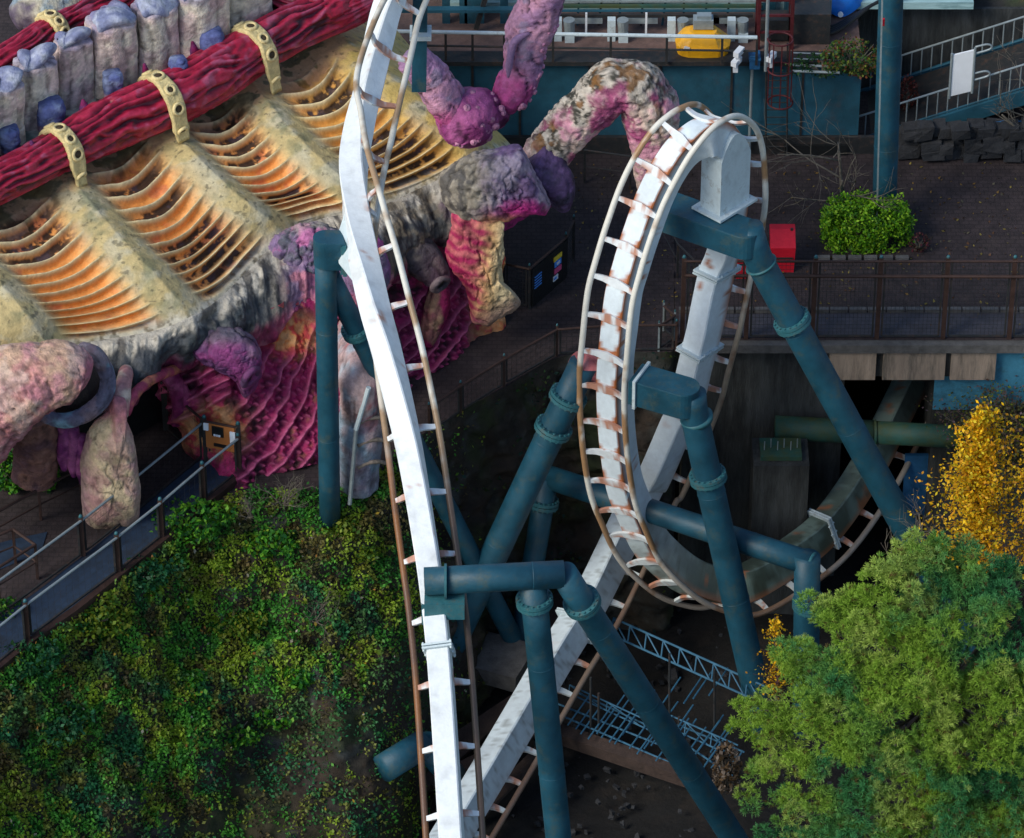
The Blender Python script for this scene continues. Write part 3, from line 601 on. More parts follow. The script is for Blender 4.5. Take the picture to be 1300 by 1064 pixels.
# outward direction (toward camera, horizontal, perpendicular to the axis)
OUT = np.array([.5, -.86, 0])
nb = 150; u = np.linspace(0, 1, nb)
bul = np.sin(np.pi*u)**.8
Gb = EDGE[None]*(1-u[:, None, None])+LOW[None]*u[:, None, None]
Gb = Gb+(OUT+np.array([0, 0, .35]))*(bul*.38)[:, None, None]
Nb = gnorm(Gb); Ub, Sb = np.meshgrid(u, s1, indexing='ij')
fold = fbm(np.stack([Sb*9, Ub*.9, 0*Ub], -1), 1, 4, 33)-.5; n1 = fbm(Gb, 1.3, 4, 34)-.5
w0 = (ss(0, .15, Ub)*(1-ss(.93, 1, Ub)*.3))
Gb = Gb+Nb*((fold*.45+n1*.55)*w0)[..., None]; Gb[..., 2] -= (ss(.75, 1, Ub)*(fbm(np.stack([Sb*3, 0*Ub, 0*Ub], -1), 1, 2, 3)-.4)*.9)
st = fbm(np.stack([Sb*16, Ub*1.3, 0*Ub], -1), 1, 4, 35); st2 = fbm(Gb, 3, 5, 36)
c0 = mix((.50, .47, .40), (.055, .06, .065), ss(.40, .56, st*.55+st2*.45+.28*ss(.1, .5, Ub)-.07)); c0 = mix(c0, (.30, .27, .22), ss(.55, .7, st)*.5)
slate = mix((.035, .05, .06), (.10, .11, .12), ss(.4, .62, st2)); c0 = mix(c0, slate, ss(.15, .4, Ub)*ss(.35, .6, Sb)*(1-ss(1.5, 1.8, Sb))*.85)
pk = mix(LAV, PINK, ss(.45, .6, st2)); pk = mix(pk, PURP, ss(.52, .66, st)*.8)
c0 = mix(c0, pk, ss(1.75, 2.0, Sb)*(1-ss(2.35, 2.6, Sb))*ss(.05, .35, Ub)*.9)
c0 = mix(c0, mix(LAV, (.36, .24, .36), ss(.4, .6, st2)), ss(3.45, 3.85, Sb+(st2-.5)*.6)*ss(0, .2, Ub))
c0 = mix(c0, (.40, .035, .20), ss(3.5, 3.9, Sb)*ss(.62, .85, Ub+(st2-.5)*.3)); c0 = mix(c0, (.20, .16, .10), ss(2.6, 2.8, Sb)*(1-ss(3.4, 3.6, Sb))*ss(.4, .6, st2)*.6)
c0 = mix(c0, mix(MAG, PINK, ss(.45, .65, st2)), ss(.72, .92, Ub+(st-.5)*.5)*ss(.2, .8, Sb)*.75*(1-ss(3.2, 3.6, Sb)))
c0 = mix(c0, BLK, ss(.60, .68, fbm(Gb, 6, 4, 38))*.5)
mesh_np('bone_brow', Gb, gridF(nb, ns), 'flesh', CR, c0)
# ---- flesh wall under the brow
sw = np.linspace(.86, 4.05, 420); lw = np.array([np.interp(sw, s1, LOW[:, k]) for k in range(3)]).T
basek = np.array([[.86, 208, 520], [1.0, 250, 585], [1.25, 300, 618], [1.6, 340, 606], [2.0, 400, 590], [2.4, 455, 580], [2.7, 500, 530], [3.0, 520, 492], [3.4, 560, 465], [3.7, 600, 440], [4.05, 640, 415]])
bp = cr1(sw, basek[:, 0], basek[:, 1:]); BS = P(bp[:, 0], bp[:, 1], z=ZP-.05)
nw = 300; u = np.linspace(0, 1, nw); Tp = lw-OUT*.35+[0, 0, .55]
Gw = Tp[None]*(1-u[:, None, None])+BS[None]*u[:, None, None]; Gw = Gw-(OUT*(np.sin(np.pi*u)*.18)[:, None])[:, None]
PXw = (650+FPX*((Gw-CAM)@RX)/((Gw-CAM)@FW)); PYw = (532-FPX*((Gw-CAM)@UP)/((Gw-CAM)@FW))   # design grid of the mould, used for its moulded ribs
Nw = gnorm(Gw)
def ladder(ax, ay, ang, sp, rp_, seed):
    ca, sa = math.cos(ang), math.sin(ang); X = (PXw-ax); Y = (PYw-ay); wv = (fbm(np.stack([X/60, Y/60, 0*X], -1), 1, 3, seed)-.5)*22
    a = X*ca+Y*sa; b_ = -X*sa+Y*ca+wv+a*a*.0012; q = b_/sp; r_ = a/rp_
    st_ = np.exp(-(((q+.5) % 1-.5)/.16)**2); rg = np.exp(-(((r_+.5+.5*(np.floor(q+.5) % 2)) % 1-.5)/.20)**2)*.55
    return np.maximum(st_, rg*(1-st_)), st_
l1, s1_ = ladder(350, 520, math.radians(-57), 21, 15, 1)
l2, s2_ = ladder(560, 430, math.radians(-52), 17, 12, 2)
l3, s3_ = ladder(250, 480, math.radians(-28), 20, 46, 3)
l4, s4_ = ladder(455, 450, math.radians(8), 15, 30, 4)
wn = fbm(Gw, 1.2, 4, 44); wn2 = fbm(Gw, 5, 4, 45)
mA = ss(288, 310, PXw+(wn-.5)*40)*(1-ss(395, 412, PXw))*ss(440, 470, PYw+.4*(PXw-300)); mB = ss(498, 512, PXw)*(1-ss(596, 612, PXw+.35*(PYw-400)))*ss(352, 374, PYw+.25*(PXw-540)); mC = (1-ss(285, 300, PXw))*(1-ss(520, 540, PYw+.3*(PXw-250))); mD = ss(400, 415, PXw)*(1-ss(490, 500, PXw))
lad = mA*l1+mB*l2+mC*l3+mD*l4
Gw2 = Gw+Nw*((lad*.17)+(wn-.5)*.95+(wn2-.5)*.12)[..., None]
cw = mix((.14, .008, .05), (.36, .02, .12), ss(.35, .6, wn2)); cw = mix(cw, (.62, .14, .29), np.clip(lad, 0, 1)**1.5*.85)
og = mix((.62, .26, .09), (.50, .06, .05), ss(.48, .62, wn2)); og = mix(og, (.70, .42, .20), ss(.5, .35, wn2)*.6)
o1 = np.exp(-(((PXw-275)/42)**2+((PYw-545)/34)**2)**2); o2 = np.exp(-(((PXw-368)/34)**2+((PYw-424)/30)**2)**2); o3 = ss(585, 615, PXw+(wn-.5)*30)
cw = mix(cw, og, np.clip(o1+o2+o3*.8+.25*(1-np.clip(lad*3, 0, 1))*ss(.55, .65, wn)*(1-mB), 0, 1))
cw = mix(cw, (.012, .01, .012), ss(.54, .63, fbm(Gw, 1.7, 3, 48))*.85*(1-np.clip(lad*2, 0, 1))*(1-np.clip(o1+o2+o3, 0, 1)))
mesh_np('flesh_wall', Gw2, gridF(nw, len(sw)), 'flesh', CR, cw)
# dark back wall so that the shell is closed, and roof back side
# ---- generic organic limb
def limb(name, keys, colfn, m=56, sq=1.0, n=120, wr=.10, wsc=1.6, seed=0, twist=0, ridges=0, rib=0, parent=None, sx=1, material='flesh', ref=None):
    """keys: px, py, y-plane or ('z',z), radius"""
    K_ = []
    for k in keys:
        q = P(k[0], k[1], y=k[2]) if not isinstance(k[2], tuple) else P(k[0], k[1], z=k[2][1])
        K_.append([*q, k[3]])
    Q = spline(np.array(K_), n); path, r = Q[:, :3], Q[:, 3]
    T, A, Bn = frames(path, ref); th = np.arange(m)/m*2*np.pi; s_ = np.linspace(0, 1, n)
    dirs = np.cos(th)[None, :, None]*A[:, None]*sx+np.sin(th)[None, :, None]*Bn[:, None]
    if sq != 1.0:
        k_ = (np.abs(np.cos(th))**(2/sq)+np.abs(np.sin(th))**(2/sq))**(-sq/2); dirs = dirs*k_[None, :, None]
    base = path[:, None]+dirs*r[:, None, None]
    d = (fbm(base, wsc, 4, seed)-.5)*2.6*wr+(fbm(base, wsc*4, 3, seed+5)-.5)*wr*.8; Ls = np.linspace(0, np.linalg.norm(np.diff(path, axis=0), axis=1).sum(), n); lc = np.stack([Ls[:, None]*.55+0*th, np.cos(th)[None]*1.2*r[:, None], np.sin(th)[None]*1.2*r[:, None]], -1); lc = lc+(fbm(base, .9, 2, seed+30)-.5)[..., None]*.9
    d = d+wr*.2-wr*1.0*np.exp(-np.abs(fbm(lc, wsc*1.1, 3, seed+12)-.5)*34)-wr*.45*np.exp(-np.abs(fbm(base, wsc*3.1, 3, seed+17)-.5)*22)
    if ridges: d = d+.10*np.abs(np.sin(ridges*th[None]/2+twist*s_[:, None]*6+3*fbm(base, .8, 2, seed+9)))-.05
    cap = np.sqrt(np.clip(1-((np.abs(s_-.5)*2-.94)/.06).clip(0, 1)**2, .03, 1))
    V = path[:, None]+dirs*((r[:, None]*(1+d))*cap[:, None])[..., None]
    F = (lambda i, j: np.stack([i+j, i+(j+1) % m, i+m+(j+1) % m, i+m+j], -1).reshape(-1, 4))(np.arange(n-1)[:, None]*m, np.arange(m)[None])
    Vf = np.concatenate([V.reshape(-1, 3), path[:1], path[-1:]]); jj = np.arange(m); kk = (jj+1) % m
    F3 = np.concatenate([np.stack([np.full(m, n*m), kk, jj], -1), np.stack([np.full(m, n*m+1), (n-1)*m+jj, (n-1)*m+kk], -1)])
    Sx = np.concatenate([np.repeat(s_, m), [0, 1]]); Th = np.concatenate([np.tile(th, n), [0, 0]]); D = np.concatenate([d.ravel(), [0, 0]])
    nrm = np.concatenate([dirs.reshape(-1, 3), T[:1], T[-1:]])
    cf = colfn(Vf, Sx, Th, D, nrm)
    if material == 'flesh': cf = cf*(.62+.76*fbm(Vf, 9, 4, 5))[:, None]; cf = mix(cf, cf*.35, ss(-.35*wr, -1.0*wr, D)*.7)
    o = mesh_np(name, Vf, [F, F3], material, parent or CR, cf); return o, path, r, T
def c_sinew(V, S, Th, D, n):
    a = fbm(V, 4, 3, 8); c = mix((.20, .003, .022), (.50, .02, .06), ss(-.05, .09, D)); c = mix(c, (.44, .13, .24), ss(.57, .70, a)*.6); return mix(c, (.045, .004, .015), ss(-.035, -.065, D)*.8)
def strand_band(name, keys, r0, seed, n=420, m=96, cnt=13):
    K_ = np.array([[*P(k[0], k[1], z=k[2]), k[3]] for k in keys]); Q = spline(K_, n); path, r = Q[:, :3], Q[:, 3]; T, A, Bn = frames(path)
    th = np.arange(m)/m*2*np.pi; L = np.linspace(0, np.linalg.norm(np.diff(path, axis=0), axis=1).sum(), n)
    q = np.stack([L[:, None]*.55+0*th, np.cos(th)[None]*1.1+0*L[:, None], np.sin(th)[None]*1.1+0*L[:, None]], -1)
    w1 = fbm(q*1.3, 1, 3, seed)-.5; ph_ = th[None]*cnt/2+w1*9+L[:, None]*.25; ph2 = th[None]*(cnt-4)/2-(fbm(q*1.9, 1, 3, seed+3)-.5)*9-L[:, None]*.3
    d = np.maximum(np.abs(np.cos(ph_)), np.abs(np.cos(ph2))*.9*(fbm(q*1.1, 1, 2, seed+5) > .47))**1.6
    dirs = np.cos(th)[None, :, None]*A[:, None]+np.sin(th)[None, :, None]*Bn[:, None]
    V = path[:, None]+dirs*(r[:, None]*(.80+.24*d+.10*(w1)))[..., None]
    F = (lambda i, j: np.stack([i+j, i+(j+1) % m, i+m+(j+1) % m, i+m+j], -1).reshape(-1, 4))(np.arange(n-1)[:, None]*m, np.arange(m)[None])
    a = fbm(V, 4, 3, seed); c = mix((.05, .003, .014), (.30, .006, .032), ss(.15, .6, d)); c = mix(c, (.52, .03, .085), ss(.75, 1, d)*.75); c = mix(c, (.42, .13, .24), ss(.56, .68, a)*ss(.6, 1, d)*.55)
    o = mesh_np(name, V, F, 'sinew', CR, c); return o, path, r, T, L
MBd = strand_band('sinew_band', [(-110, 290, 4.35, .52), (-30, 245, 4.35, .50), (30, 215, 4.35, .50), (75, 192, 4.35, .52), (140, 158, 4.35, .62), (205, 130, 4.4, .66), (262, 100, 4.45, .66), (318, 66, 4.5, .60), (380, 32, 4.5, .58), (440, 5, 4.5, .6), (520, -40, 4.5, .6)], .5, 3)
B2 = strand_band('sinew_band', [(-120, 150, 4.2, .40), (-40, 100, 4.25, .40), (15, 72, 4.3, .40), (60, 42, 4.3, .38), (110, 14, 4.3, .36), (160, -8, 4.3, .36), (230, -50, 4.3, .4)], .4, 13, n=260)
B3 = strand_band('sinew_band', [(250, -60, 4.9, .5), (320, -20, 4.8, .5), (372, 5, 4.7, .46), (430, 8, 4.6, .45), (500, -25, 4.6, .45)], .4, 23, n=220)
# ---- bone clasps over the bands
def clasp(band, px, py, w=.21, a0=-100, a1=80, hole=6, tail=.75):
    path, r, T = band[1], band[2], band[3]; q = path-CAM; d = q@FW; X = 650+FPX*(q@RX)/d; Y = 532-FPX*(q@UP)/d
    i = int(np.argmin((X-px)**2+(Y-py)**2)); c0 = path[i]; t_ = T[i]; R = r[i]*1.05
    up = np.array([0, 0, 1.])-t_*t_[2]; up /= np.linalg.norm(up); sd_ = np.cross(t_, up)
    if sd_@FW > 0: sd_ = -sd_                     # toward the camera
    an = np.radians(np.linspace(a0, a1, 30)); pts = [c0+(up*math.cos(a)+sd_*math.sin(a))*R for a in an]
    e = pts[-1]; dr = (up*-math.sin(an[-1])+sd_*math.cos(an[-1])); pts += [e+dr*tail*k/8 for k in range(1, 9)]
    pts = np.array(pts); n = len(pts); m = 20; th = np.arange(m)/m*2*np.pi; V = []
    outn = pts-c0; outn = outn-np.outer(outn@t_, t_); outn /= np.linalg.norm(outn, axis=1)[:, None]
    nn = fbm(pts, 3, 3, 4)
    for k in range(n):
        ww = w*(1+.5*(nn[k]-.5))*(1 if k < n-3 else .8); V.append(pts[k]+t_[None]*(np.sign(np.cos(th))*np.abs(np.cos(th))**.6*ww)[:, None]+outn[k][None]*(np.sin(th)*.085+.02*np.sin(th*3))[:, None])
    V = np.array(V); F = (lambda i, j: np.stack([i+j, i+(j+1) % m, i+m+(j+1) % m, i+m+j], -1).reshape(-1, 4))(np.arange(n-1)[:, None]*m, np.arange(m)[None])
    mb = MB(); BC = (.66, .55, .27); mb.add(V, [F, np.array([list(range(m))]), np.array([list(range((n-1)*m, n*m))])], BC)
    for k in range(hole):
        j = int(4+(n-8)*k/(hole-1)); c1 = pts[j]+outn[j]*.075; bt = np.cross(outn[j], t_); a = np.arange(19)/18*2*np.pi; rr = w*(.52 if k % 2 else .62)
        ring = c1+np.outer(np.cos(a)*rr, t_)+np.outer(np.sin(a)*rr, bt); V, Fq = tube(ring, np.full(19, .042), 8, caps=False); mb.add(V, Fq, (.74, .62, .32))
        V, Fq = tube(np.array([c1-outn[j]*.02, c1+outn[j]*.012]), [rr*.75, rr*.75], 12); mb.add(V, Fq, (.07, .05, .03))
    mb.build('bone_clasp', 'flesh', band[0], smooth=True, cols=True)
clasp(MBd, 78, 192); clasp(MBd, 205, 130); clasp(MBd, 322, 66, tail=.9); clasp(B2, 66, 38, w=.2, tail=.5)
# ---- back of the creature: mossy slope between the main band and the vertebrae
def ruled(name, A, Bk, zA, zB, fn, seed, na=240, nb_=110, amp=.16, sag=0.0):
    A = spline(np.c_[P([a[0] for a in A], [a[1] for a in A], z=np.full(len(A), zA) if np.isscalar(zA) else zA)], na); Bk = spline(np.c_[P([a[0] for a in Bk], [a[1] for a in Bk], z=np.full(len(Bk), zB) if np.isscalar(zB) else zB)], na)
    u = np.linspace(0, 1, nb_); G = A[None]*(1-u[:, None, None])+Bk[None]*u[:, None, None]; G[..., 2] -= sag*np.sin(np.pi*u)[:, None]
    Nn = gnorm(G); G = G+Nn*((fbm(G, 1.1, 4, seed)-.5)*2*amp)[..., None]
    return mesh_np(name, G, gridF(nb_, na), 'flesh', CR, fn(G, u))
def c_back(G, u):
    a = fbm(G, 2.6, 5, 31); c = mix((.48, .50, .44), (.15, .20, .17), ss(.44, .62, a)); c = mix(c, (.03, .035, .025), ss(.58, .66, fbm(G, 4, 4, 32))*.8); return mix(c, (.5, .45, .36), ss(.35, .1, u)[:, None]*.8)
ruled('back_hide', [(-90, 215), (0, 160), (60, 125), (120, 105), (200, 62), (280, 40), (350, 25), (420, -10)], [(-110, 290), (-20, 240), (75, 192), (140, 160), (205, 132), (262, 102), (318, 68), (430, 10)], 4.45, 4.25, c_back, 31, sag=.1)
def c_pill(V, S, Th, D, n):
    a = fbm(V, 3, 4, 51); c = mix((.74, .60, .55), (.76, .70, .58), ss(.4, .6, a)); c = mix(c, (.50, .33, .36), ss(.55, .68, fbm(V, 2, 3, 52))*.5); c = mix(c, (.26, .30, .26), ss(.28, .0, S+(a-.5)*.5)*.9)
    c = mix(c, (.26, .24, .40), ss(.90, .99, S+(a-.5)*.2)*.7); return mix(c, (.12, .09, .10), ss(.60, .68, fbm(V, 8, 3, 53))*.4)
def c_cap(V, S, Th, D, n):
    a = fbm(V, 5, 4, 55); c = mix((.20, .23, .38), (.42, .46, .58), ss(.38, .6, a)); c = mix(c, (.24, .19, .33), ss(.5, .1, S)*.5); return mix(c, (.06, .08, .10), ss(.60, .68, a)*.5)
def vertebra(xt, yt, hpx, wpx, ztop, seed):
    p1 = P(xt, yt, z=ztop); y_ = float(p1[1]); keys = [(xt-3, yt+hpx, y_-.1, wpx/55*.62), (xt-1, yt+hpx*.6, y_, wpx/55*.54), (xt, yt+hpx*.25, y_, wpx/55*.50), (xt, yt+6, y_, wpx/55*.48)]
    o, path, r, T = limb('vertebra', keys, c_pill, m=64, n=70, wr=.05, seed=seed, ridges=7, sx=1.12, sq=.55, ref=(.8, .6, 0))
    ax = np.array([.78, .5, .12]); top = path[-1]+[0, 0, .04]; R = r[-1]
    pts = [top+ax*R*a+np.array([.3, -.5, 0])*(R*.35*math.cos(3.1*a))+[0, 0, (.06*math.sin(5*a+seed))] for a in np.linspace(-1.05, 1.05, 9)]
    K_ = np.c_[np.array(pts), np.array([.15, .19, .20, .17, .19, .21, .19, .17, .12])*R/.42*1.2]; Q = spline(K_, 40); T_, A_b, B_b = frames(Q[:, :3]); m = 22; th = np.arange(m)/m*2*np.pi
    V = Q[:, None, :3]+(np.cos(th)[None, :, None]*A_b[:, None]*.85+np.sin(th)[None, :, None]*B_b[:, None]*1.75)*(Q[:, 3][:, None]*(.9+.35*(fbm(Q[:, None, :3]+np.stack([np.cos(th), np.sin(th), 0*th], -1)[None]*.3, 3.5, 3, seed)-.3))*np.sqrt(np.clip(1-((np.abs(np.linspace(-1, 1, 40))-.8)/.2).clip(0, 1)**2, .02, 1))[:, None])[..., None]
    F = (lambda i, j: np.stack([i+j, i+(j+1) % m, i+m+(j+1) % m, i+m+j], -1).reshape(-1, 4))(np.arange(39)[:, None]*m, np.arange(m)[None])
    mesh_np('blue_tip', V, F, 'flesh', o, c_cap(V, np.broadcast_to(.5+.5*np.sin(th)[None], (40, m)), None, None, None))
for k, (x, y, h_, w_, z_) in enumerate([(-92, 165, 120, 46, 6.1), (-42, 128, 115, 46, 6.1), (3, 96, 112, 44, 6.1), (45, 68, 112, 46, 6.1), (92, 42, 104, 42, 6.1), (141, 16, 118, 54, 6.3), (196, -2, 108, 50, 6.3), (250, -28, 118, 66, 6.4), (308, -50, 96, 60, 6.2)]): vertebra(x, y, h_, w_, z_, 60+k)
def c_wallp(G, u):
    a = fbm(G, 3, 4, 51); c = mix((.54, .40, .36), (.58, .50, .40), ss(.4, .6, a)); return mix(c, (.28, .31, .27), ss(.55, 1, u)[:, None]*.7)
ruled('vertebra_wall', [(-110, 205), (0, 118), (45, 90), (92, 62), (141, 38), (196, 20), (250, 0), (330, -40)], [(-110, 270), (0, 178), (45, 155), (92, 130), (141, 108), (200, 88), (262, 62), (360, 22)], 5.55, 4.2, c_wallp, 41, amp=.1)
def stub(x, y, w_, h_, zt, seed, cone=False):
    p1 = P(x, y, z=zt); y_ = float(p1[1])
    if cone: limb('purple_spine', [(x+3, y+h_, y_, w_/55*.5), (x+1, y+h_*.5, y_, w_/55*.38), (x-2, y, y_, .03)], lambda V, S, Th, D, n: mix((.20, .01, .08), (.16, .04, .16), ss(.4, .6, fbm(V, 4, 3, 3))), m=24, n=30, seed=seed)
    else: limb('blue_tip', [(x+2, y+h_, y_-.05, w_/55*.44), (x+1, y+h_*.55, y_, w_/55*.46), (x, y+h_*.12, y_, w_/55*.48), (x-1, y-4, y_, w_/55*.40)], lambda V, S, Th, D, n: mix(mix((.33, .22, .28), (.10, .13, .32), ss(.30, .5, S)), (.22, .28, .46), ss(.45, .65, fbm(V, 4, 3, 5))*ss(.4, .6, S)), m=32, n=40, wr=.18, sq=.6, seed=seed)
for k, q in enumerate([(12, 166, 30, 42, 4.9), (64, 132, 38, 40, 5.0), (143, 96, 28, 36, 5.1), (226, 78, 26, 26, 5.1), (268, 42, 34, 32, 5.2), (-40, 190, 34, 40, 5)]): stub(*q, 80+k)
for k, q in enumerate([(107, 126, 22, 30, 5.0), (185, 80, 16, 34, 5.1), (246, 52, 20, 32, 5.1), (41, 178, 14, 22, 4.9)]): stub(*q, 90+k, cone=True)
def c_lump(V, S, Th, D, n):
    a = fbm(V, 2.5, 4, 61); c = mix((.55, .52, .40), (.28, .36, .42), ss(.45, .6, a)); return mix(c, (.05, .03, .09), ss(.22, .0, S+(a-.5)*.5)*.9)
limb('hide_lump', [(18, 25, ('z', 4.2), .3), (40, 15, ('z', 4.4), .55), (80, 5, ('z', 4.4), .6), (120, -20, ('z', 4.3), .5)], c_lump, seed=61)
# ---- tentacle arm, claws
def c_tent(V, S, Th, D, n):
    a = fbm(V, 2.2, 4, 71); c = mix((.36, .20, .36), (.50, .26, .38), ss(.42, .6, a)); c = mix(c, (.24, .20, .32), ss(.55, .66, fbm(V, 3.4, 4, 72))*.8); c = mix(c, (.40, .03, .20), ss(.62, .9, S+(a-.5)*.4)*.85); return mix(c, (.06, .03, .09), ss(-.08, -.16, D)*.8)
o, pa, ra, Ta = limb('tentacle', [(712, -80, 7.6, .5), (700, -30, 7.6, .52), (684, 14, 7.6, .56), (668, 50, 7.5, .52), (664, 85, 7.5, .48), (655, 108, 7.4, .5), (643, 128, 7.3, .42), (640, 142, 7.3, .2)], c_tent, wr=.16, wsc=1.5, seed=71, n=150)
def suckers(path, r, T, rng_, ang, cnt, size, parent, seed):
    random.seed(seed); ms_ = mat('sucker_paint', (.50, .22, .36), rough=.5, var=.3, vs=6)
    for k in range(cnt):
        mb = MB()
        i = int(random.uniform(*rng_)*(len(path)-1)); t_ = T[i]; s_ = np.cross(t_, -FW); s_ /= np.linalg.norm(s_); v_ = np.cross(s_, t_); v_ = v_ if v_@FW < 0 else -v_
        a = math.radians(random.uniform(*ang)); d = s_*math.sin(a)+v_*math.cos(a); c0 = path[i]+d*r[i]*.98; z_ = size*random.uniform(.7, 1.3)
        V, F = tube(np.array([c0-d*.05, c0+d*z_*.35, c0+d*z_*.6, c0+d*z_*.62, c0+d*z_*.35]), [z_, z_*.9, z_*.62, z_*.4, z_*.25], 12); mb.add(V, F); mb.build('sucker', ms_, parent, smooth=True)
sgn = 1 if np.cross(Ta[60], -FW)@RX > 0 else -1
suckers(pa, ra, Ta, (.45, .93), (55*sgn, 88*sgn) if sgn > 0 else (-88, -55), 26, .07, o, 5)
V, F = tube(spline(np.array([P(672, 42, y=7.0), P(654, 52, y=6.95), P(648, 72, y=6.95), P(645, 98, y=6.9)]), 20), np.interp(np.arange(20), [0, 4, 15, 19], [.04, .09, .09, .03]), 10); mesh_np('fold', V, F, 'flesh', o, mix((.34, .2, .36), (.2, .14, .28), fbm(V, 4, 2, 1)))
def c_claw(V, S, Th, D, n):
    a = fbm(V, 3, 4, 76); c = mix((.24, .04, .17), (.40, .10, .28), ss(.4, .6, a)); c = mix(c, (.10, .02, .08), ss(-.02, -.08, D)*.7); return c
o, pa, ra, Ta = limb('claw', [(640, 152, 7.1, .22), (626, 145, 7.0, .45), (606, 143, 6.9, .62), (592, 152, 6.8, .68), (600, 172, 6.7, .55), (604, 186, 6.6, .25)], c_claw, wr=.10, seed=76, ridges=5, twist=.4, n=110)
suckers(pa, ra, Ta, (.15, .9), (-75, 60), 30, .085, o, 8)
limb('claw', [(520, 70, 6.9, .4), (545, 98, 6.9, .48), (563, 122, 6.8, .5), (572, 148, 6.7, .4), (568, 165, 6.7, .2)], c_tent, wr=.12, seed=79)
def inflate(name, outline, Y, T, colfn, wr=.1, wsc=1.8, seed=0, na=150, nr=56, back=.6, flat=3.0, parent=None):
    """chunky moulded body: a rounded slab with its own depth, standing in the plane y=Y"""
    o = np.array(outline, float); o = np.concatenate([o, o[:1]]); d = np.r_[0, np.cumsum(np.hypot(*np.diff(o, axis=0).T))]; q = np.linspace(0, d[-1], na+1)[:-1]
    ring = np.stack([np.interp(q, d, o[:, 0]), np.interp(q, d, o[:, 1])], 1)
    for _ in range(2): ring = .25*np.roll(ring, 1, 0)+.5*ring+.25*np.roll(ring, -1, 0)
    W = P(ring[:, 0], ring[:, 1], y=np.full(na, Y)); c = W.mean(0); out = []
    dirn = np.array([.25, -.9, .25]); dirn /= np.linalg.norm(dirn)
    for side, TT in ((1, T), (-1, T*back)):
        rho = np.linspace(0, 1, nr) if side > 0 else np.linspace(1, 0, nr)[1:]
        rho = np.sin(rho*np.pi/2) if side > 0 else rho
        for r_ in rho: out.append(c+(W-c)*r_+dirn*side*TT*(1-min(r_, 1)**flat)**(1/2))
    G = np.array(out); n = len(G); base = G.copy()
    nrm = (G-c)*[1, 1, 1]; nrm = nrm+dirn*((G-c)@dirn)[..., None]*1.5; nrm /= np.linalg.norm(nrm, axis=2)[..., None]+1e-9
    dd = (fbm(base, wsc, 4, seed)-.5)*2.4*wr+(fbm(base, wsc*4.5, 3, seed+5)-.5)*wr*.9-wr*1.1*np.exp(-np.abs(fbm(base*[1, 1, .6], wsc*1.3, 3, seed+12)-.5)*30)-wr*.45*np.exp(-np.abs(fbm(base, wsc*3.1, 3, seed+17)-.5)*22)
    G = G+nrm*dd[..., None]*np.minimum(1, np.linalg.norm(G-c, axis=2)[..., None]*3)
    F = (lambda i, j: np.stack([i+j, i+(j+1) % na, i+na+(j+1) % na, i+na+j], -1).reshape(-1, 4))(np.arange(n-1)[:, None]*na, np.arange(na)[None])
    V = G.reshape(-1, 3); u = (V-c); px_ = 650+FPX*((V-CAM)@RX)/((V-CAM)@FW); py_ = 532-FPX*((V-CAM)@UP)/((V-CAM)@FW)
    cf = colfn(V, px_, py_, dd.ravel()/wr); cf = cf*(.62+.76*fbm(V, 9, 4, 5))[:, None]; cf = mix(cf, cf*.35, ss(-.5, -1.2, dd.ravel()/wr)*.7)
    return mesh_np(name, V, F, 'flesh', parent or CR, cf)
# ---- rocky elbow arm
def c_rock(V, S, Th, D, n):
    a = fbm(V, 2.4, 5, 81); b_ = fbm(V, 8, 4, 82); up = n[:, 2]
    pk_ = mix((.62, .30, .40), (.62, .48, .42), ss(.42, .6, a)); pk_ = mix(pk_, (.30, .04, .15), ss(.56, .64, fbm(V, 2, 4, 83))*.85); pk_ = mix(pk_, (.22, .12, .24), ss(.12, .0, S)*.7)
    rk = mix((.50, .46, .40), (.05, .05, .04), ss(.47, .60, b_*.6+.4*fbm(V, 17, 3, 9))); rk = mix(rk, (.20, .09, .02), ss(.57, .64, fbm(V, 3.2, 4, 84))*.85)
    return mix(pk_, rk, ss(-.05, .6, up+(a-.5)*2.2)*(1-ss(.62, .75, S))*ss(.02, .12, S))
limb('elbow_arm', [(680, 212, 5.9, .34), (690, 198, 5.9, .54), (716, 168, 5.9, .58), (744, 140, 5.9, .58), (768, 118, 5.9, .60), (786, 107, 5.9, .62), (808, 111, 5.9, .66), (824, 130, 5.9, .66), (828, 160, 5.9, .60), (826, 190, 5.9, .48), (824, 218, 5.9, .38), (826, 244, 5.9, .26), (832, 268, 5.9, .10)], c_rock, m=90, n=230, wr=.15, wsc=1.9, seed=81)
# ---- snout at the right end of the brow
def c_snout(V, S, Th, D, n):
    a = fbm(V, 2.2, 4, 86); c = mix((.27, .24, .31), (.13, .09, .18), ss(.42, .62, a)); c = mix(c, (.08, .07, .09), ss(.56, .66, fbm(V*[1, 1, .4], 5, 4, 89))*.7); c = mix(c, (.36, .32, .28), ss(.35, .0, S)*.8); c = mix(c, (.42, .03, .20), ss(.1, -.5, n[:, 2]+(a-.5))*.9); return mix(c, (.5, .26, .12), ss(-.55, -.9, n[:, 2])*.6)
def c_sn(V, x, y, d):
    a = fbm(V, 2.4, 4, 86); c = mix((.33, .28, .38), (.17, .11, .23), ss(.42, .62, a)); c = mix(c, (.30, .27, .22), ss(640, 590, x+(a-.5)*60)); c = mix(c, (.06, .06, .065), ss(.54, .64, fbm(V*[1, 1, .45], 5, 4, 89))*.75*ss(665, 610, x))
    c = mix(c, (.46, .03, .22), ss(252, 272, y+(a-.5)*26)*ss(600, 650, x)); return mix(c, (.52, .27, .12), ss(268, 282, y)*ss(600, 620, x)*ss(680, 650, x)*.8)
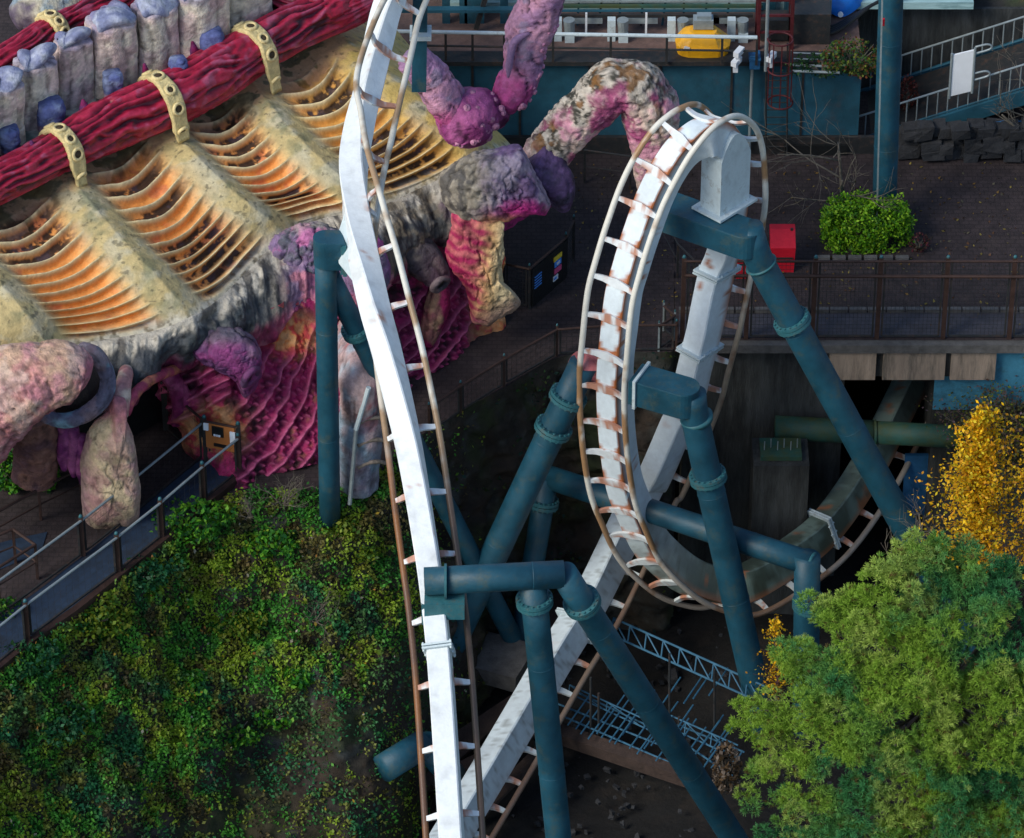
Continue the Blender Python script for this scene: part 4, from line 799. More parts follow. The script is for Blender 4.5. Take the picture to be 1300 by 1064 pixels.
inflate('snout', [(556, 222), (580, 203), (602, 192), (632, 186), (660, 181), (669, 198), (678, 216), (690, 238), (701, 258), (694, 272), (676, 270), (655, 273), (636, 281), (610, 282), (580, 276), (560, 255)], 4.75, .75, c_sn, wr=.085, seed=86)
limb('snout', [(672, 205, 5.4, .5), (700, 225, 5.4, .5), (712, 250, 5.3, .36), (718, 268, 5.3, .1)], lambda V, S, Th, D, n: mix((.13, .08, .20), (.06, .05, .10), ss(.4, .6, fbm(V, 3, 3, 4))), wr=.12, seed=88)
# ---- hanging horns under the brow
def c_horn(V, S, Th, D, n):
    a = fbm(V, 3, 4, 91); c = mix((.13, .02, .12), (.24, .07, .19), ss(.4, .6, a)); return mix(c, (.07, .08, .10), ss(.35, .0, S+(a-.5)*.6)*.85)
def c_horng(V, S, Th, D, n):
    a = fbm(V, 3, 4, 92); c = mix((.20, .17, .15), (.08, .07, .08), ss(.4, .6, a)); return mix(c, (.2, .1, .16), ss(.6, 1, S)*.6)
def c_h2(V, x, y, d):
    a = fbm(V, 3, 4, 91); c = mix((.24, .05, .19), (.13, .05, .15), ss(.42, .6, a)); c = mix(c, (.34, .20, .32), ss(.56, .68, fbm(V, 2.2, 4, 92))*.6); return mix(c, (.08, .09, .11), ss(445, 425, y+(a-.5)*20)*.8)
inflate('horn', [(236, 440), (254, 424), (280, 414), (304, 416), (326, 432), (333, 452), (332, 478), (322, 496), (308, 503), (298, 484), (278, 470), (258, 462), (244, 452)], float(P(285, 455, z=.9)[1])-.2, .6, c_h2, wr=.08, wsc=1.5, seed=94)
HM = P(318, 478, y=float(P(285, 455, z=.9)[1])-.72)
limb('horn', [(470, 285, ('z', 1.6), .55), (502, 305, ('z', 1.3), .66), (532, 326, ('z', 1.0), .52), (550, 345, ('z', .7), .38), (557, 360, ('z', .45), .28)], c_horng, wr=.1, seed=92)
def mouth(c, d, R_, cols):
    d = np.asarray(d, float); d /= np.linalg.norm(d); X = np.cross(d, (0, 0, 1.)); X /= np.linalg.norm(X); Y_ = np.cross(d, X); a = np.linspace(0, 1, 41)*2*np.pi
    V, F = tube(c+np.outer(np.cos(a), X)*R_+np.outer(np.sin(a), Y_)*R_*1.15, np.full(41, .085), 12, caps=False); V = V+((fbm(V, 3, 3, 3)-.5)*.1)[:, None]; o = mesh_np('horn_lip', V, F, 'flesh', CR, mix(cols[0], cols[1], ss(.4, .6, fbm(V, 4, 3, 4))))
    V, F = tube(np.array([c-d*.05, c+d*.015]), [R_*.95, R_*.9], 24); mesh_np('hollow', V, F, 'black', o)
mouth(P(556, 352, z=1.0)+np.array([.05, -.28, 0]), (.6, -.75, -.35), .19, ((.16, .12, .13), (.07, .06, .08)))
def c_fl(V, S, Th, D, n):
    a = fbm(V, 3, 4, 93); return mix(mix((.25, .10, .10), (.33, .20, .13), ss(.4, .6, a)), MAG, ss(.55, .68, fbm(V, 2, 3, 94)))
limb('hanging_flap', [(558, 362, ('z', .3), .22), (556, 385, ('z', -.1), .30), (548, 415, ('z', -.6), .26), (542, 440, ('z', -1.1), .12)], c_fl, ridges=6, wr=.1, seed=93)
def c_kn(V, S, Th, D, n):
    a = fbm(V, 2.2, 4, 95); c = mix((.20, .10, .24), (.13, .12, .18), ss(.42, .62, a)); c = mix(c, (.48, .10, .34), ss(.55, .66, fbm(V, 1.8, 3, 96))*.9); return mix(c, BLK, ss(-.1, -.2, D)*.8)
def c_k2(V, x, y, d):
    a = fbm(V, 2.6, 4, 95); c = mix((.22, .15, .28), (.13, .13, .17), ss(.42, .62, a)); c = mix(c, (.50, .16, .36), ss(.53, .62, fbm(V*[1.6, 1.6, .7], 1.8, 3, 96))*.9); c = mix(c, (.34, .32, .28), ss(300, 285, y+(a-.5)*20)*.6); c = mix(c, (.07, .09, .11), ss(.56, .66, fbm(V, 4, 4, 97))*.8); return mix(c, (.42, .06, .2), ss(355, 385, y)*.6)
inflate('knuckle', [(338, 312), (352, 297), (379, 283), (407, 279), (436, 292), (436, 330), (420, 345), (420, 368), (404, 388), (384, 392), (368, 372), (352, 350), (340, 332)], float(P(390, 340, z=1.2)[1])-.5, .6, c_k2, wr=.12, seed=95)
limb('knuckle', [(430, 300, ('z', 2.2), .45), (452, 316, ('z', 2.0), .55), (470, 345, ('z', 1.6), .5), (470, 380, ('z', 1.1), .3)], c_kn, wr=.18, seed=97)
limb('flesh_curl', [(300, 430, ('z', .7), .14), (318, 402, ('z', .9), .22), (345, 398, ('z', .9), .24), (356, 415, ('z', .7), .2), (345, 436, ('z', .5), .2), (322, 436, ('z', .5), .12)], lambda V, S, Th, D, n: mix((.16, .008, .05), (.36, .07, .16), ss(.45, .6, fbm(V, 4, 3, 6))), wr=.1, seed=98, m=28)
for k, kk in enumerate([[(560, 285), (575, 300), (572, 330), (580, 350)], [(588, 278), (598, 292), (594, 315), (600, 335)], [(545, 292), (556, 306), (552, 325), (560, 340)]]):
    limb('flesh_strand', [(x, y, ('z', .9-.012*(y-285)*1.6), .12-.01*j) for j, (x, y) in enumerate(kk)], lambda V, S, Th, D, n: mix((.22, .01, .07), (.48, .14, .24), ss(.45, .6, fbm(V, 5, 3, 6))), m=20, n=40, wr=.15, seed=100+k)
mouth(HM, (.7, -.6, -.3), .21, ((.20, .06, .18), (.10, .05, .12)))
for k, (kk, cA, cB) in enumerate([([(352, 400, .2), (338, 420, .3), (332, 445, .26), (338, 466, .14)], (.30, .03, .14), (.13, .02, .09)),
        ([(398, 392, .2), (412, 420, .28), (424, 455, .26), (430, 500, .22), (428, 545, .16), (426, 580, .08)], (.42, .08, .14), (.52, .26, .18)), ([(470, 390, .2), (486, 412, .28), (498, 440, .24), (500, 470, .12)], (.22, .03, .10), (.10, .03, .08)),
        ([(205, 470, .16), (222, 486, .22), (230, 512, .22), (222, 540, .12)], (.22, .02, .10), (.40, .08, .2))]):
    y0 = float(P(kk[0][0], kk[0][1], z=.5 if kk[0][1] < 480 else -.4)[1])-.15
    limb('flesh_fold', [(x, y, y0-.02*j, r_) for j, (x, y, r_) in enumerate(kk)], lambda V, S, Th, D, n, cA=cA, cB=cB: mix(cA, cB, ss(.4, .6, fbm(V, 3, 3, 6))), wr=.14, seed=140+k, m=36, n=70, ridges=3)
# ---- legs
def c_leg(V, S, Th, D, n):
    a = fbm(V, 2, 4, 101); c = mix((.58, .38, .30), (.62, .47, .26), ss(.42, .6, a)); c = mix(c, (.38, .13, .18), ss(.55, .68, fbm(V, 2.6, 4, 102))*.6); c = mix(c, (.33, .07, .14), ss(.22, .0, S)*.7); c = mix(c, (.10, .08, .06), ss(.8, 1, S+(a-.5)*.4)*.6); return mix(c, (.08, .05, .05), ss(.60, .68, fbm(V, 9, 4, 5))*.5)
def c_leg2(V, S, Th, D, n):
    a = fbm(V, 2.4, 4, 104); side = n@RX; c = mix((.46, .10, .16), (.56, .37, .20), ss(-.4, .5, side+(a-.5)*1.4)); c = mix(c, (.62, .52, .32), ss(.3, .9, side+(a-.5))*.8); hz = np.abs(((V[:, 2]*2.6+1.6*fbm(V, 1.5, 3, 107)) % 1)-.5)*2; c = mix(c, (.34, .012, .085), ss(.45, .8, hz*.6+.6*fbm(V, 3, 4, 105))*ss(.55, -.3, side)*.95); return mix(c, (.25, .12, .16), ss(.85, 1, S)*.5)
def c_l1(V, x, y, d):
    a = fbm(V, 2, 4, 101); c = mix((.56, .38, .31), (.62, .50, .32), ss(.42, .6, a)); c = mix(c, (.46, .20, .24), ss(.54, .66, fbm(V, 2.6, 4, 102))*.5); c = mix(c, (.50, .14, .20), ss(550, 525, y+(a-.5)*30)*.8); c = mix(c, (.11, .08, .07), ss(635, 672, y+(a-.5)*40)*.7); return mix(c, (.34, .20, .26), ss(120, 104, x)*.5)
inflate('leg', [(142, 503), (138, 522), (122, 534), (110, 548), (103, 580), (102, 620), (105, 655), (114, 674), (162, 674), (176, 655), (178, 620), (174, 580), (169, 552), (159, 530), (160, 505)], -1.75, .62, c_l1, wr=.045, seed=108)
limb('flesh_strand', [(150, 530, -1.75, .24), (153, 510, -1.65, .21), (156, 492, -1.3, .19), (159, 476, -.7, .17), (161, 464, .1, .14), (162, 458, .8, .1)], lambda V, S, Th, D, n: mix((.50, .24, .24), (.60, .48, .40), ss(.4, .6, fbm(V, 3, 3, 7))), wr=.1, seed=131, m=32, n=60)
limb('flesh_strand', [(156, 528, -1.7, .16), (167, 506, -1.35, .13), (184, 488, -.7, .12), (204, 476, .1, .12), (226, 468, .9, .12), (244, 463, 1.5, .1)], lambda V, S, Th, D, n: mix((.60, .22, .12), (.40, .06, .12), ss(.4, .6, fbm(V, 3, 3, 8))), wr=.1, seed=132, m=24, n=60)
_ = ('unused', [(176, 448, -1.3, .34), (164, 482, -1.4, .30), (152, 520, -1.5, .24), (144, 542, -1.55, .40), (140, 570, -1.6, .56), (140, 605, -1.6, .62), (140, 640, -1.6, .63), (140, 672, -1.6, .66)], c_leg)
def c_lr(V, x, y, d):
    a = fbm(V, 2.4, 4, 104); w = np.interp(y, [270, 330, 360, 410], [625, 617, 612, 612]); c = mix((.52, .13, .15), (.60, .38, .17), ss(-22, 8, x-w+(a-.5)*26)); c = mix(c, (.66, .56, .34), ss(0, 24, x-w+(a-.5)*16)*.9)
    hz = np.abs(((V[:, 2]*2.8+V[:, 0]*.7+1.8*fbm(V, 1.5, 3, 107)) % 1)-.5)*2; c = mix(c, (.34, .010, .085), ss(.45, .8, hz*.55+.6*fbm(V, 3, 4, 105))*ss(14, -12, x-w)*.95); return mix(c, (.24, .12, .16), ss(385, 412, y+(x-610)*.5)*.6)
inflate('leg', [(572, 268), (600, 262), (640, 272), (637, 296), (640, 318), (636, 342), (639, 360), (652, 370), (661, 381), (654, 392), (636, 402), (618, 416), (598, 408), (596, 385), (589, 358), (572, 342), (566, 318), (572, 292)], 4.55, .50, c_lr, wr=.085, seed=104)

def c_leg3(V, S, Th, D, n):
    a = fbm(V, 2.2, 4, 108); c = mix((.50, .36, .36), (.42, .46, .52), ss(.42, .6, a)); c = mix(c, (.42, .10, .12), ss(.56, .66, fbm(V, 2.6, 4, 109))*.6); return mix(c, (.06, .20, .32), ss(.62, .9, S+(a-.5)*.5)*.6)
limb('leg', [(440, 320, ('z', 1.9), .34), (444, 360, ('z', 1.2), .40), (448, 410, ('z', .5), .40), (456, 470, -.3, .46), (458, 530, -.35, .50), (456, 580, -.4, .46), (455, 625, -.4, .46)], c_leg3, wr=.1, seed=108, ridges=4, n=130)
# ---- big pink arm and mouth ring at the left
def c_arm(V, S, Th, D, n):
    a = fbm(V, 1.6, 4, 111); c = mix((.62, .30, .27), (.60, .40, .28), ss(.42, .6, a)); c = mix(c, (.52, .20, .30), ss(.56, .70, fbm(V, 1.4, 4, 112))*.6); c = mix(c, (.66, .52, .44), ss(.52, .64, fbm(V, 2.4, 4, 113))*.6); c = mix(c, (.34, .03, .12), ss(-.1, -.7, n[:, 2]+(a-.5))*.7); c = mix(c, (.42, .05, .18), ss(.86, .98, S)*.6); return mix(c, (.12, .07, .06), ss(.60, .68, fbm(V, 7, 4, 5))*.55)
limb('arm', [(-90, 610, -3.1, .95), (-45, 555, -3.0, 1.0), (-5, 508, -2.9, .98), (35, 484, -2.8, .86), (72, 474, -2.7, .72), (98, 478, -2.6, .62), (112, 484, -2.6, .3)], c_arm, wr=.10, seed=111, n=150, m=80)
def c_ring(V, S, Th, D, n):
    a = fbm(V, 2.6, 4, 116); c = mix((.12, .12, .19), (.16, .28, .36), ss(.45, .6, a)); c = mix(c, (.24, .17, .20), ss(.55, .65, fbm(V, 2, 3, 117))*.8); return c
limb('mouth_ring', [(98, 440, -1.55, .16), (122, 452, -1.6, .20), (136, 478, -1.7, .19), (132, 504, -1.9, .19), (110, 525, -2.1, .19), (82, 534, -2.2, .18), (54, 528, -2.3, .14), (38, 516, -2.3, .08)], c_ring, m=36, n=120, wr=.1, seed=116)
limb('throat', [(70, 490, -1.1, .6), (100, 490, -1.1, .75), (126, 490, -1.2, .6)], lambda V, S, Th, D, n: mix((.015, .013, .014), (.03, .02, .02), fbm(V, 3, 2, 3)), wr=.05, seed=118, m=30, n=40)
for k, (x, y) in enumerate([(80, 548), (92, 556), (103, 566)]):
    limb('drape', [(x, y-14, -1.5, .14), (x+2, y+8, -1.5, .17), (x, y+30, -1.5, .15), (x+2, y+50, -1.5, .06)], lambda V, S, Th, D, n: mix((.14, .02, .12), (.30, .08, .22), ss(.4, .6, fbm(V, 4, 2, 3))), m=20, n=40, seed=120+k)
limb('leg', [(45, 520, -1.4, .5), (48, 560, -1.3, .55), (42, 610, -1.3, .5)], lambda V, S, Th, D, n: mix((.20, .10, .08), (.10, .05, .06), ss(.4, .6, fbm(V, 2, 3, 3))), wr=.12, seed=125)
# inner dark lining closing the sculpture behind
bk = np.array([[-60, 700], [140, 640], [300, 560], [420, 530], [520, 450], [600, 400]]); Q = spline(P(bk[:, 0], bk[:, 1], z=ZP), 60)
Q1 = Q+[-.9, 1.5, 0]; Q2 = Q1+[-.3, .4, 3.6]; mesh_np('inner_lining', np.stack([Q1, Q2]), gridF(2, 60), 'black', CR)
# ================================================================== BACKGROUND STATION
TW = float(P(800, 192, z=ZP)[1])                        # foot line of the long teal wall
ztop = float(P(800, 76, y=TW)[2])
def at(px, py, dy=0.0): return P(px, py, y=TW+dy)
SB = thing('station_building', 'long dark teal station wall with a flat deck on top, behind the loop', 'building', (4, TW, ZP))
xL, xR = float(at(440, 120)[0]), float(at(1092, 120)[0])
mb = MB(); mb.box(((xL+xR)/2, TW+.2, (ZP+ztop)/2), (xR-xL, .4, ztop-ZP)); mb.build('wall', 'wall', SB)
mb = MB(); mb.box(((xL+xR)/2, TW-.03, ztop+.06), (xR-xL, .5, .12)); mb.build('coping', 'darkmetal', SB)
mb = MB(); mb.box(((xL+xR)/2, TW+5.4, ztop-.1), (xR-xL, 10, .2)); mb.build('deck_floor', 'decktile', SB)
for px in (600, 660, 748, 838, 928, 1018):
    q = at(px, 130); mb = MB(); mb.box((q[0], TW-.012, (ZP+ztop)/2), (.06, .03, ztop-ZP-.2)); mb.build('wall_seam', 'darkmetal', SB)
mb = MB(); mb.box((float(at(780, 100)[0]), TW-.06, ZP+.25), (15, .12, .5)); mb.build('plinth', 'darkmetal', SB)
ZD = ztop
def Dk(px, py, h=0): return P(px, py, z=ZD+h)
# guard rail on the deck edge
def rail_thing(name, label, pts, h, m_post='darkmetal', m_rail='steel', r=.035, mids=(.5,), post_r=.03, step=None, group=None, top=None):
    pts = [np.asarray(p, float) for p in pts]; t = thing(name, label, 'railing', pts[0], group)
    for a, b_ in zip(pts[:-1], pts[1:]):
        for k, hh in enumerate([1.0]+list(mids)):
            mb = MB(); mb.cyl(a+[0, 0, h*hh], b_+[0, 0, h*hh], r if k == 0 else r*.6, 8); mb.build('top_rail' if k == 0 else 'mid_rail', m_rail if k == 0 else m_post, t)
    for p in pts:
        mb = MB(); mb.box(p+[0, 0, h/2], (post_r*2, post_r*2, h)); mb.build('post', m_post, t)
    return t
base = [P(x, 78+(x-700)*.017, z=ZD+.12) for x in (400, 470, 540, 566, 600, 640, 702, 775, 846, 916, 960)]
hr = .82; rail_thing('deck_railing', 'dark railing with pale top rail along the edge of the station deck', base, hr, m_rail='whitemetal', r=.05)
# pale low cladding unit with posts behind the rail
U = thing('queue_barrier', 'row of pale short posts and beams on the brown deck behind the railing', 'barrier', Dk(830, 48))
for x in (708, 776, 852, 928):
    q = Dk(x, 50); mb = MB(); mb.box(q+[0, 0, .31], (.2, .2, .62)); mb.box(q+[.3, -.05, .13], (.24, .24, .26)); mb.build('post', 'whitemetal', U)
    mb = MB(); mb.cyl(q+[.3, -.02, .26], q+[.28, -.02, .6], .13, 12, .15); mb.build('lamp_housing', 'steel', U)
for x in (732, 802, 880, 905):
    q = Dk(x, 40); mb = MB(); mb.box(q+[.2, 0, .35], (.9, .12, .16)); mb.build('beam', 'steel', U)
for x in (744, 820, 898):
    q = Dk(x, 46); mb = MB(); mb.box(q+[0, 0, .35], (.05, .05, .7)); mb.build('post', 'sign_white', U)
# brown back panel wall + conduits + pale roofing
q = Dk(650, 46); mb = MB(); zz = float(P(800, 20, y=q[1]+.9)[2]); xa_, xb_ = float(Dk(700, 40)[0]), float(Dk(952, 40)[0])
mb.box(((xa_+xb_)/2, q[1]+1.0, (ZD+zz)/2), (xb_-xa_, .15, zz-ZD)); tag(mb.build('boarded_wall', 'decktile'), 'low brown boarded wall at the back of the station deck', 'wall')
RF = thing('flat_roof', 'pale blue green metal roof with conduits at the top edge of the picture', 'roof', (6, q[1]+2, zz))
mb = MB(); mb.box((5.0, q[1]+6, zz+.1), (13.5, 9.6, .2)); mb.build('roof_sheet', 'palegreen', RF)
for k in range(7):
    mb = MB(); yy = q[1]+1.1+k*.22; zc = zz+.28+(k % 2)*.05; mb.cyl((xa_-.3, yy, zc), (xb_+.8+(k % 3)*.5, yy+.15, zc), .045+.02*(k % 2), 8); mb.build('conduit', 'wall' if k % 3 else 'whitemetal', RF)
random.seed(12)
for k in range(26):
    x = random.uniform(xa_, xb_+4); y = q[1]+random.uniform(2.7, 5.5); mb = MB(); sx_, sy_, sz_ = random.uniform(.15, .7), random.uniform(.12, .4), random.uniform(.1, .35)
    mb.box((x, y, zz+.2+sz_/2), (sx_, sy_, sz_)); mb.build('roof_box', random.choice(['whitemetal', 'steel', 'darkmetal', 'palegreen', 'tealgreen']), RF)
for k in range(5):
    yy = q[1]+3.0+k*.55; mb = MB(); mb.cyl((xa_-.5, yy, zz+.3), (xb_+4.5, yy+.2, zz+.3), .04, 8); mb.build('conduit', 'steel' if k % 2 else 'wall', RF)
for k in range(9):
    x = 706+k*27; mb = MB(); mb.bar(Dk(x, 40)+[0, .3, .0], Dk(x+(k % 3)*3, 40)+[0, .3, 1.2], .05); mb.build('bracket', 'wall' if k % 2 else 'darkmetal', RF)
CT = thing('cable_tray', 'long dark trays of cables and pipes above the brown boards', 'cable tray', Dk(830, 26))
for k in range(5): mb = MB(); mb.bar(Dk(698, 38)+[0, -.1+.05*k, .50+k*.11], Dk(955+6*k, 38)+[0, -.1+.05*k, .50+k*.11], .05 if k % 2 else .08); mb.build('tray' if k % 2 else 'pipe', ('darkmetal', 'wall', 'tealgreen', 'steel', 'wall')[k], CT)
# raised dark structure behind the tentacle
ST = thing('service_gantry', 'dark teal steel gantry with cross beams behind the pink tentacle', 'gantry', Dk(600, 45))
for x in (566, 588, 602, 640): mb = MB(); c_ = Dk(x, 55); mb.box(c_+[0, 1.0, 1.1], (.2 if x != 602 else .5, .2, 2.2)); mb.build('post', 'wall', ST)
for (yy, zz2, h_) in ((1.0, 2.1, .35), (1.2, 1.2, .12), (.4, .75, .08)):
    c_ = Dk(590, 55); mb = MB(); mb.box(c_+[0, yy, zz2], (3.6, .2, h_)); mb.build('beam', 'wall', ST)
mb = MB(); c_ = Dk(590, 55); mb.box(c_+[0, 3.4, 2.35], (3.8, 4.2, .12)); mb.build('platform', 'darkmetal', ST)
mb = MB(); mb.bar(Dk(604, 60)+[0, .7, .1], Dk(628, 60)+[0, .7, 1.9], .12); mb.build('brace', 'darkmetal', ST)
# yellow dodgem-like body on the deck
Y = thing('yellow_boat', 'glossy faceted yellow hull standing on the deck behind the railing', 'boat', Dk(892, 72))
cy = Dk(892, 70); V = []
prof = [(-.62, .05, .20), (-.60, .35, .34), (-.25, .62, .46), (.28, .62, .44), (.62, .35, .36), (.72, .08, .26)]
rings = [(.12, 1.0), (.38, 1.06), (.62, .80), (.70, .52)]
for (zz3, k) in rings:
    for a in range(16):
        th = a/16*2*math.pi; X = .66*np.sign(math.cos(th))*abs(math.cos(th))**.6*k*(1 if math.cos(th) > 0 else 1.0); Yy = .42*np.sign(math.sin(th))*abs(math.sin(th))**.7*k; V.append(cy+np.array([X, Yy+.1, zz3-(.12 if X > .4 and zz3 > .5 else 0)]))
F = [[r_*16+a, r_*16+(a+1) % 16, (r_+1)*16+(a+1) % 16, (r_+1)*16+a] for r_ in range(3) for a in range(16)]
mesh_np('hull', np.array(V), [np.array(F), np.array([list(range(48, 64))])], 'yellow', Y, smooth=False)
mb = MB(); mb.box(cy+[0, .2, .86], (.5, .3, .26)); mb.box(cy+[.02, .2, 1.02], (.36, .2, .14)); mb.build('engine_box', 'steel', Y)
mb = MB(); mb.box(cy+[-.42, -.33, .42], (.14, .02, .1), ((.9, 0, -.3), (0, 1, 0), (.3, 0, .9))); mb.build('badge', 'sign_white', Y)
# caged ladder on the wall
LD = thing('caged_ladder', 'dark red caged ladder fixed to the teal wall right of the loop', 'ladder', at(989, 190, -.3))
for x in (972, 999): mb = MB(); mb.cyl(at(x, 196, -.25), at(x+1, 55, -.25), .025, 8); mb.build('stringer', 'darkmetal', LD)
for k in range(13):
    y = 186-k*9.3; mb = MB(); mb.cyl(at(972, y, -.25), at(1000, y, -.25), .016, 6); mb.build('rung', 'darkmetal', LD)
for (py, col_) in ((122, 'redmetal'), (80, 'redmetal'), (42, 'redmetal')):
    c0 = at(990, py, -.3); a = np.linspace(0, 1, 31)*2*math.pi*.99; ring = c0+np.stack([.31*np.cos(a), -.28+.31*np.sin(a), 0*a], -1); V, F = tube(ring, np.full(31, .022), 8, caps=False); mesh_np('hoop', V, F, col_, LD)
for dx, dy in ((0, -.58), (.29, -.3), (-.29, -.3), (.2, -.5), (-.2, -.5)):
    mb = MB(); mb.box((at(990, 122, -.3)+at(990, 42, -.3))/2+[dx, dy+.02, 0], (.03, .02, at(990, 42)[2]-at(990, 122)[2])); mb.build('cage_bar', 'redmetal', LD)
RG = thing('red_hoist_frame', 'rusty red frame with buckets above the caged ladder', 'frame', Dk(985, 60))
for x in (962, 1004):
    for dy in (0, .7): mb = MB(); mb.bar(Dk(x, 62)+[0, dy, 0], Dk(x, 62)+[0, dy, 1.5], .09); mb.build('post', 'redmetal', RG)
for z_ in (.5, 1.0, 1.5):
    for dy in (0, .7): mb = MB(); mb.bar(Dk(962, 62)+[0, dy, z_], Dk(1004, 62)+[0, dy, z_], .06); mb.build('bar', 'redmetal', RG)
mb = MB(); mb.box(Dk(983, 58)+[0, .4, .35], (.7, .5, .6)); mb.build('bucket', 'darkmetal', RG)
MC = thing('machine_block', 'dark grey machinery block beside the red frame on the station deck', 'machine', Dk(1025, 50))
for (x, y, s3, m_) in ((1028, 58, (1.0, .9, .9), 'darkmetal'), (1014, 40, (.7, .6, 1.0), 'wall'), (1040, 38, (.6, .7, .8), 'steel'), (1000, 25, (.8, .6, .9), 'palegreen'), (972, 30, (.5, .5, 1.1), 'wall')):
    mb = MB(); mb.box(Dk(x, y)+[0, .5, s3[2]/2], s3); mb.build('housing', m_, MC)
for k in range(4): mb = MB(); mb.cyl(Dk(1006, 72+k*7.5)+[0, 0, .1], Dk(1066, 74+k*7.5)+[0, 0, .1], .035, 8); mb.build('pipe', 'steel', MC)
def camera_thing(px, py, lab):
    c0 = at(px, py, -.45); t = thing('security_camera', lab, 'camera', c0)
    mb = MB(); mb.box(c0, (.16, .32, .14), ((.8, -.5, 0), (.5, .8, .1), (0, 0, 1))); mb.build('housing', 'sign_white', t); mb = MB(); mb.box(c0+[-.02, 0, -.2], (.12, .12, .2)); mb.build('bracket', 'sign_white', t); mb = MB(); mb.box(c0+[0, .22, -.2], (.04, .45, .04)); mb.build('arm', 'steel', t)
camera_thing(938, 66, 'white security camera left of the caged ladder, beside the blue box'); camera_thing(979, 72, 'white security camera mounted right at the caged ladder')
camera_thing(935, 78, 'lower white security lamp left of the caged ladder')
mb = MB(); mb.box(at(958, 76, -.25), (.26, .3, .38)); mb.box(at(958, 71, -.25), (.3, .36, .06)); tag(mb.build('junction_box', 'bluewall'), 'small blue box on the wall coping between two cameras', 'box')
LP = thing('lamp_pole', 'thin pale steel pole standing against the teal wall left of the ladder', 'pole', at(953, 195, -.2)); mb = MB(); mb.cyl(at(951, 192, -.2), at(955, 88, -.2), .04, 10); mb.build('pole', 'steel', LP); mb = MB(); mb.cyl(at(972, 90, -.5), at(976, -30, -.5), .045, 10); mb.build('pole', 'steel', LP)
# low railings at the wall foot
rail_thing('low_railing', 'low dark railing at the wall foot right of the ladder', [P(x, 186, z=ZP, ) for x in (993, 1046, 1075)], .75, m_post='darkmetal', m_rail='redmetal', r=.025)
mb = MB(); mb.box(P(1035, 192, z=ZP)+[0, .1, .15], (1.6, .6, .3)); tag(mb.build('shadow_recess', 'black'), 'black box standing for a shaded recess under the teal wall right of the ladder', 'box')  # added black box, its colour gives the shade of a recess at the wall foot
# blue tarpaulin
a_ = np.linspace(0, 2*np.pi, 41)[:-1]; V = []; ph_ = np.linspace(0, 1, 14); c0 = Dk(1056, 24)
for p_ in ph_:
    V.append(np.stack([c0[0]+.78*np.cos(a_)*np.cos(p_*1.5)**.6, c0[1]+.6+.6*np.sin(a_)*np.cos(p_*1.5)**.6, c0[2]+.1+0*a_+.62*np.sin(p_*1.5)], -1))
V = np.array(V); V = V+((fbm(V, 2.5, 3, 3)-.5)*.25)[..., None]; TP = thing('tarpaulin', 'bright blue tarpaulin lump left of the tall column at the top edge', 'tarpaulin', c0)
m = 40; F = (lambda i, j: np.stack([i+j, i+(j+1) % m, i+m+(j+1) % m, i+m+j], -1).reshape(-1, 4))(np.arange(13)[:, None]*m, np.arange(m)[None]); mesh_np('cover', V, [F, np.array([list(range(13*m, 14*m))])], 'blue', TP)
mb = MB(); q = Dk(1066, 30)+[0, -.1, .35]; mb.cyl(q, q+[0, -.06, .02], .07, 12); mb.build('eyelet', 'sign_white', TP)
mb = MB()
for k in range(4):
    Q = spline(np.array([Dk(1000+k*6, 22+k*3, .3), Dk(1050, 34+k*3, .1), Dk(1080, 22+k*2, .2), Dk(1108, 6, .4), Dk(1150, -14, .6)]), 30); V, F = tube(Q, np.full(30, .045), 8); mb.add(V, F)
tag(mb.build('hose', 'black'), 'bundle of black hoses curving past the blue tarpaulin', 'hose')
# ---- right side: inclined ramp with balustrades
RP = thing('ramp_stair', 'dark teal ramp with pale balusters rising to the right behind the tall column', 'ramp', P(1140, 180, z=ZP))
yA = TW+.6; yB = TW+2.7
A0, A1 = P(1078, 186, y=yA), P(1420, 79, y=yA); B0, B1 = A0+[0, yB-yA, 0], A1+[0, yB-yA, 0]
def quadslab(a, b_, w_, h_, name, m_, t): mb = MB(); d = b_-a; d = d/np.linalg.norm(d); s_ = np.array([0, 1., 0]); u_ = np.cross(d, s_); u_ = u_ if u_[2] > 0 else -u_; mb.box((a+b_)/2, (np.linalg.norm(b_-a), w_, h_), (d, s_, u_)); return mb.build(name, m_, t)
quadslab((A0+B0)/2, (A1+B1)/2, yB-yA, .1, 'ramp_deck', 'darkmetal', RP)
quadslab(A0+[0, -.06, -.12], A1+[0, -.06, -.12], .1, .42, 'stringer', 'wall', RP); quadslab(B0+[0, .06, 0], B1+[0, .06, 0], .08, .25, 'stringer', 'wall', RP)
for (a, b_) in ((A0, A1), (B0, B1)):
    n_ = 26
    for hz_ in (.85, .14): mb = MB(); mb.cyl(a+[0, 0, hz_], b_+[0, 0, hz_], .028, 8); mb.build('handrail', 'steel' if hz_ > .5 else 'wall', RP)
    for k in range(n_):
        q = a+(b_-a)*(k+.5)/n_; mb = MB(); mb.cyl(q+[0, 0, .1], q+[0, 0, .85], .018, 6); mb.build('baluster', 'steel', RP)
PN = thing('white_panel', 'blank white board in a pale frame fixed to the ramp balustrade', 'panel', P(1218, 120, y=yA-.1))
a = P(1205, 122, y=yA-.1); b_ = P(1234, 115, y=yA-.1); d = (b_-a); w_ = np.linalg.norm(d); d /= w_
h_ = P(1205, 70, y=yA-.1)[2]-a[2]
mb = MB(); mb.box((a+b_)/2+[0, 0, h_/2], (w_, .05, h_), (d, (0, 1, 0), (0, 0, 1))); mb.build('board', 'sign_white', PN)
for e in (a, b_): mb = MB(); mb.cyl(e+[0, -.02, -.06], e+[0, -.02, h_+.06], .035, 8); mb.build('frame_bar', 'steel', PN)
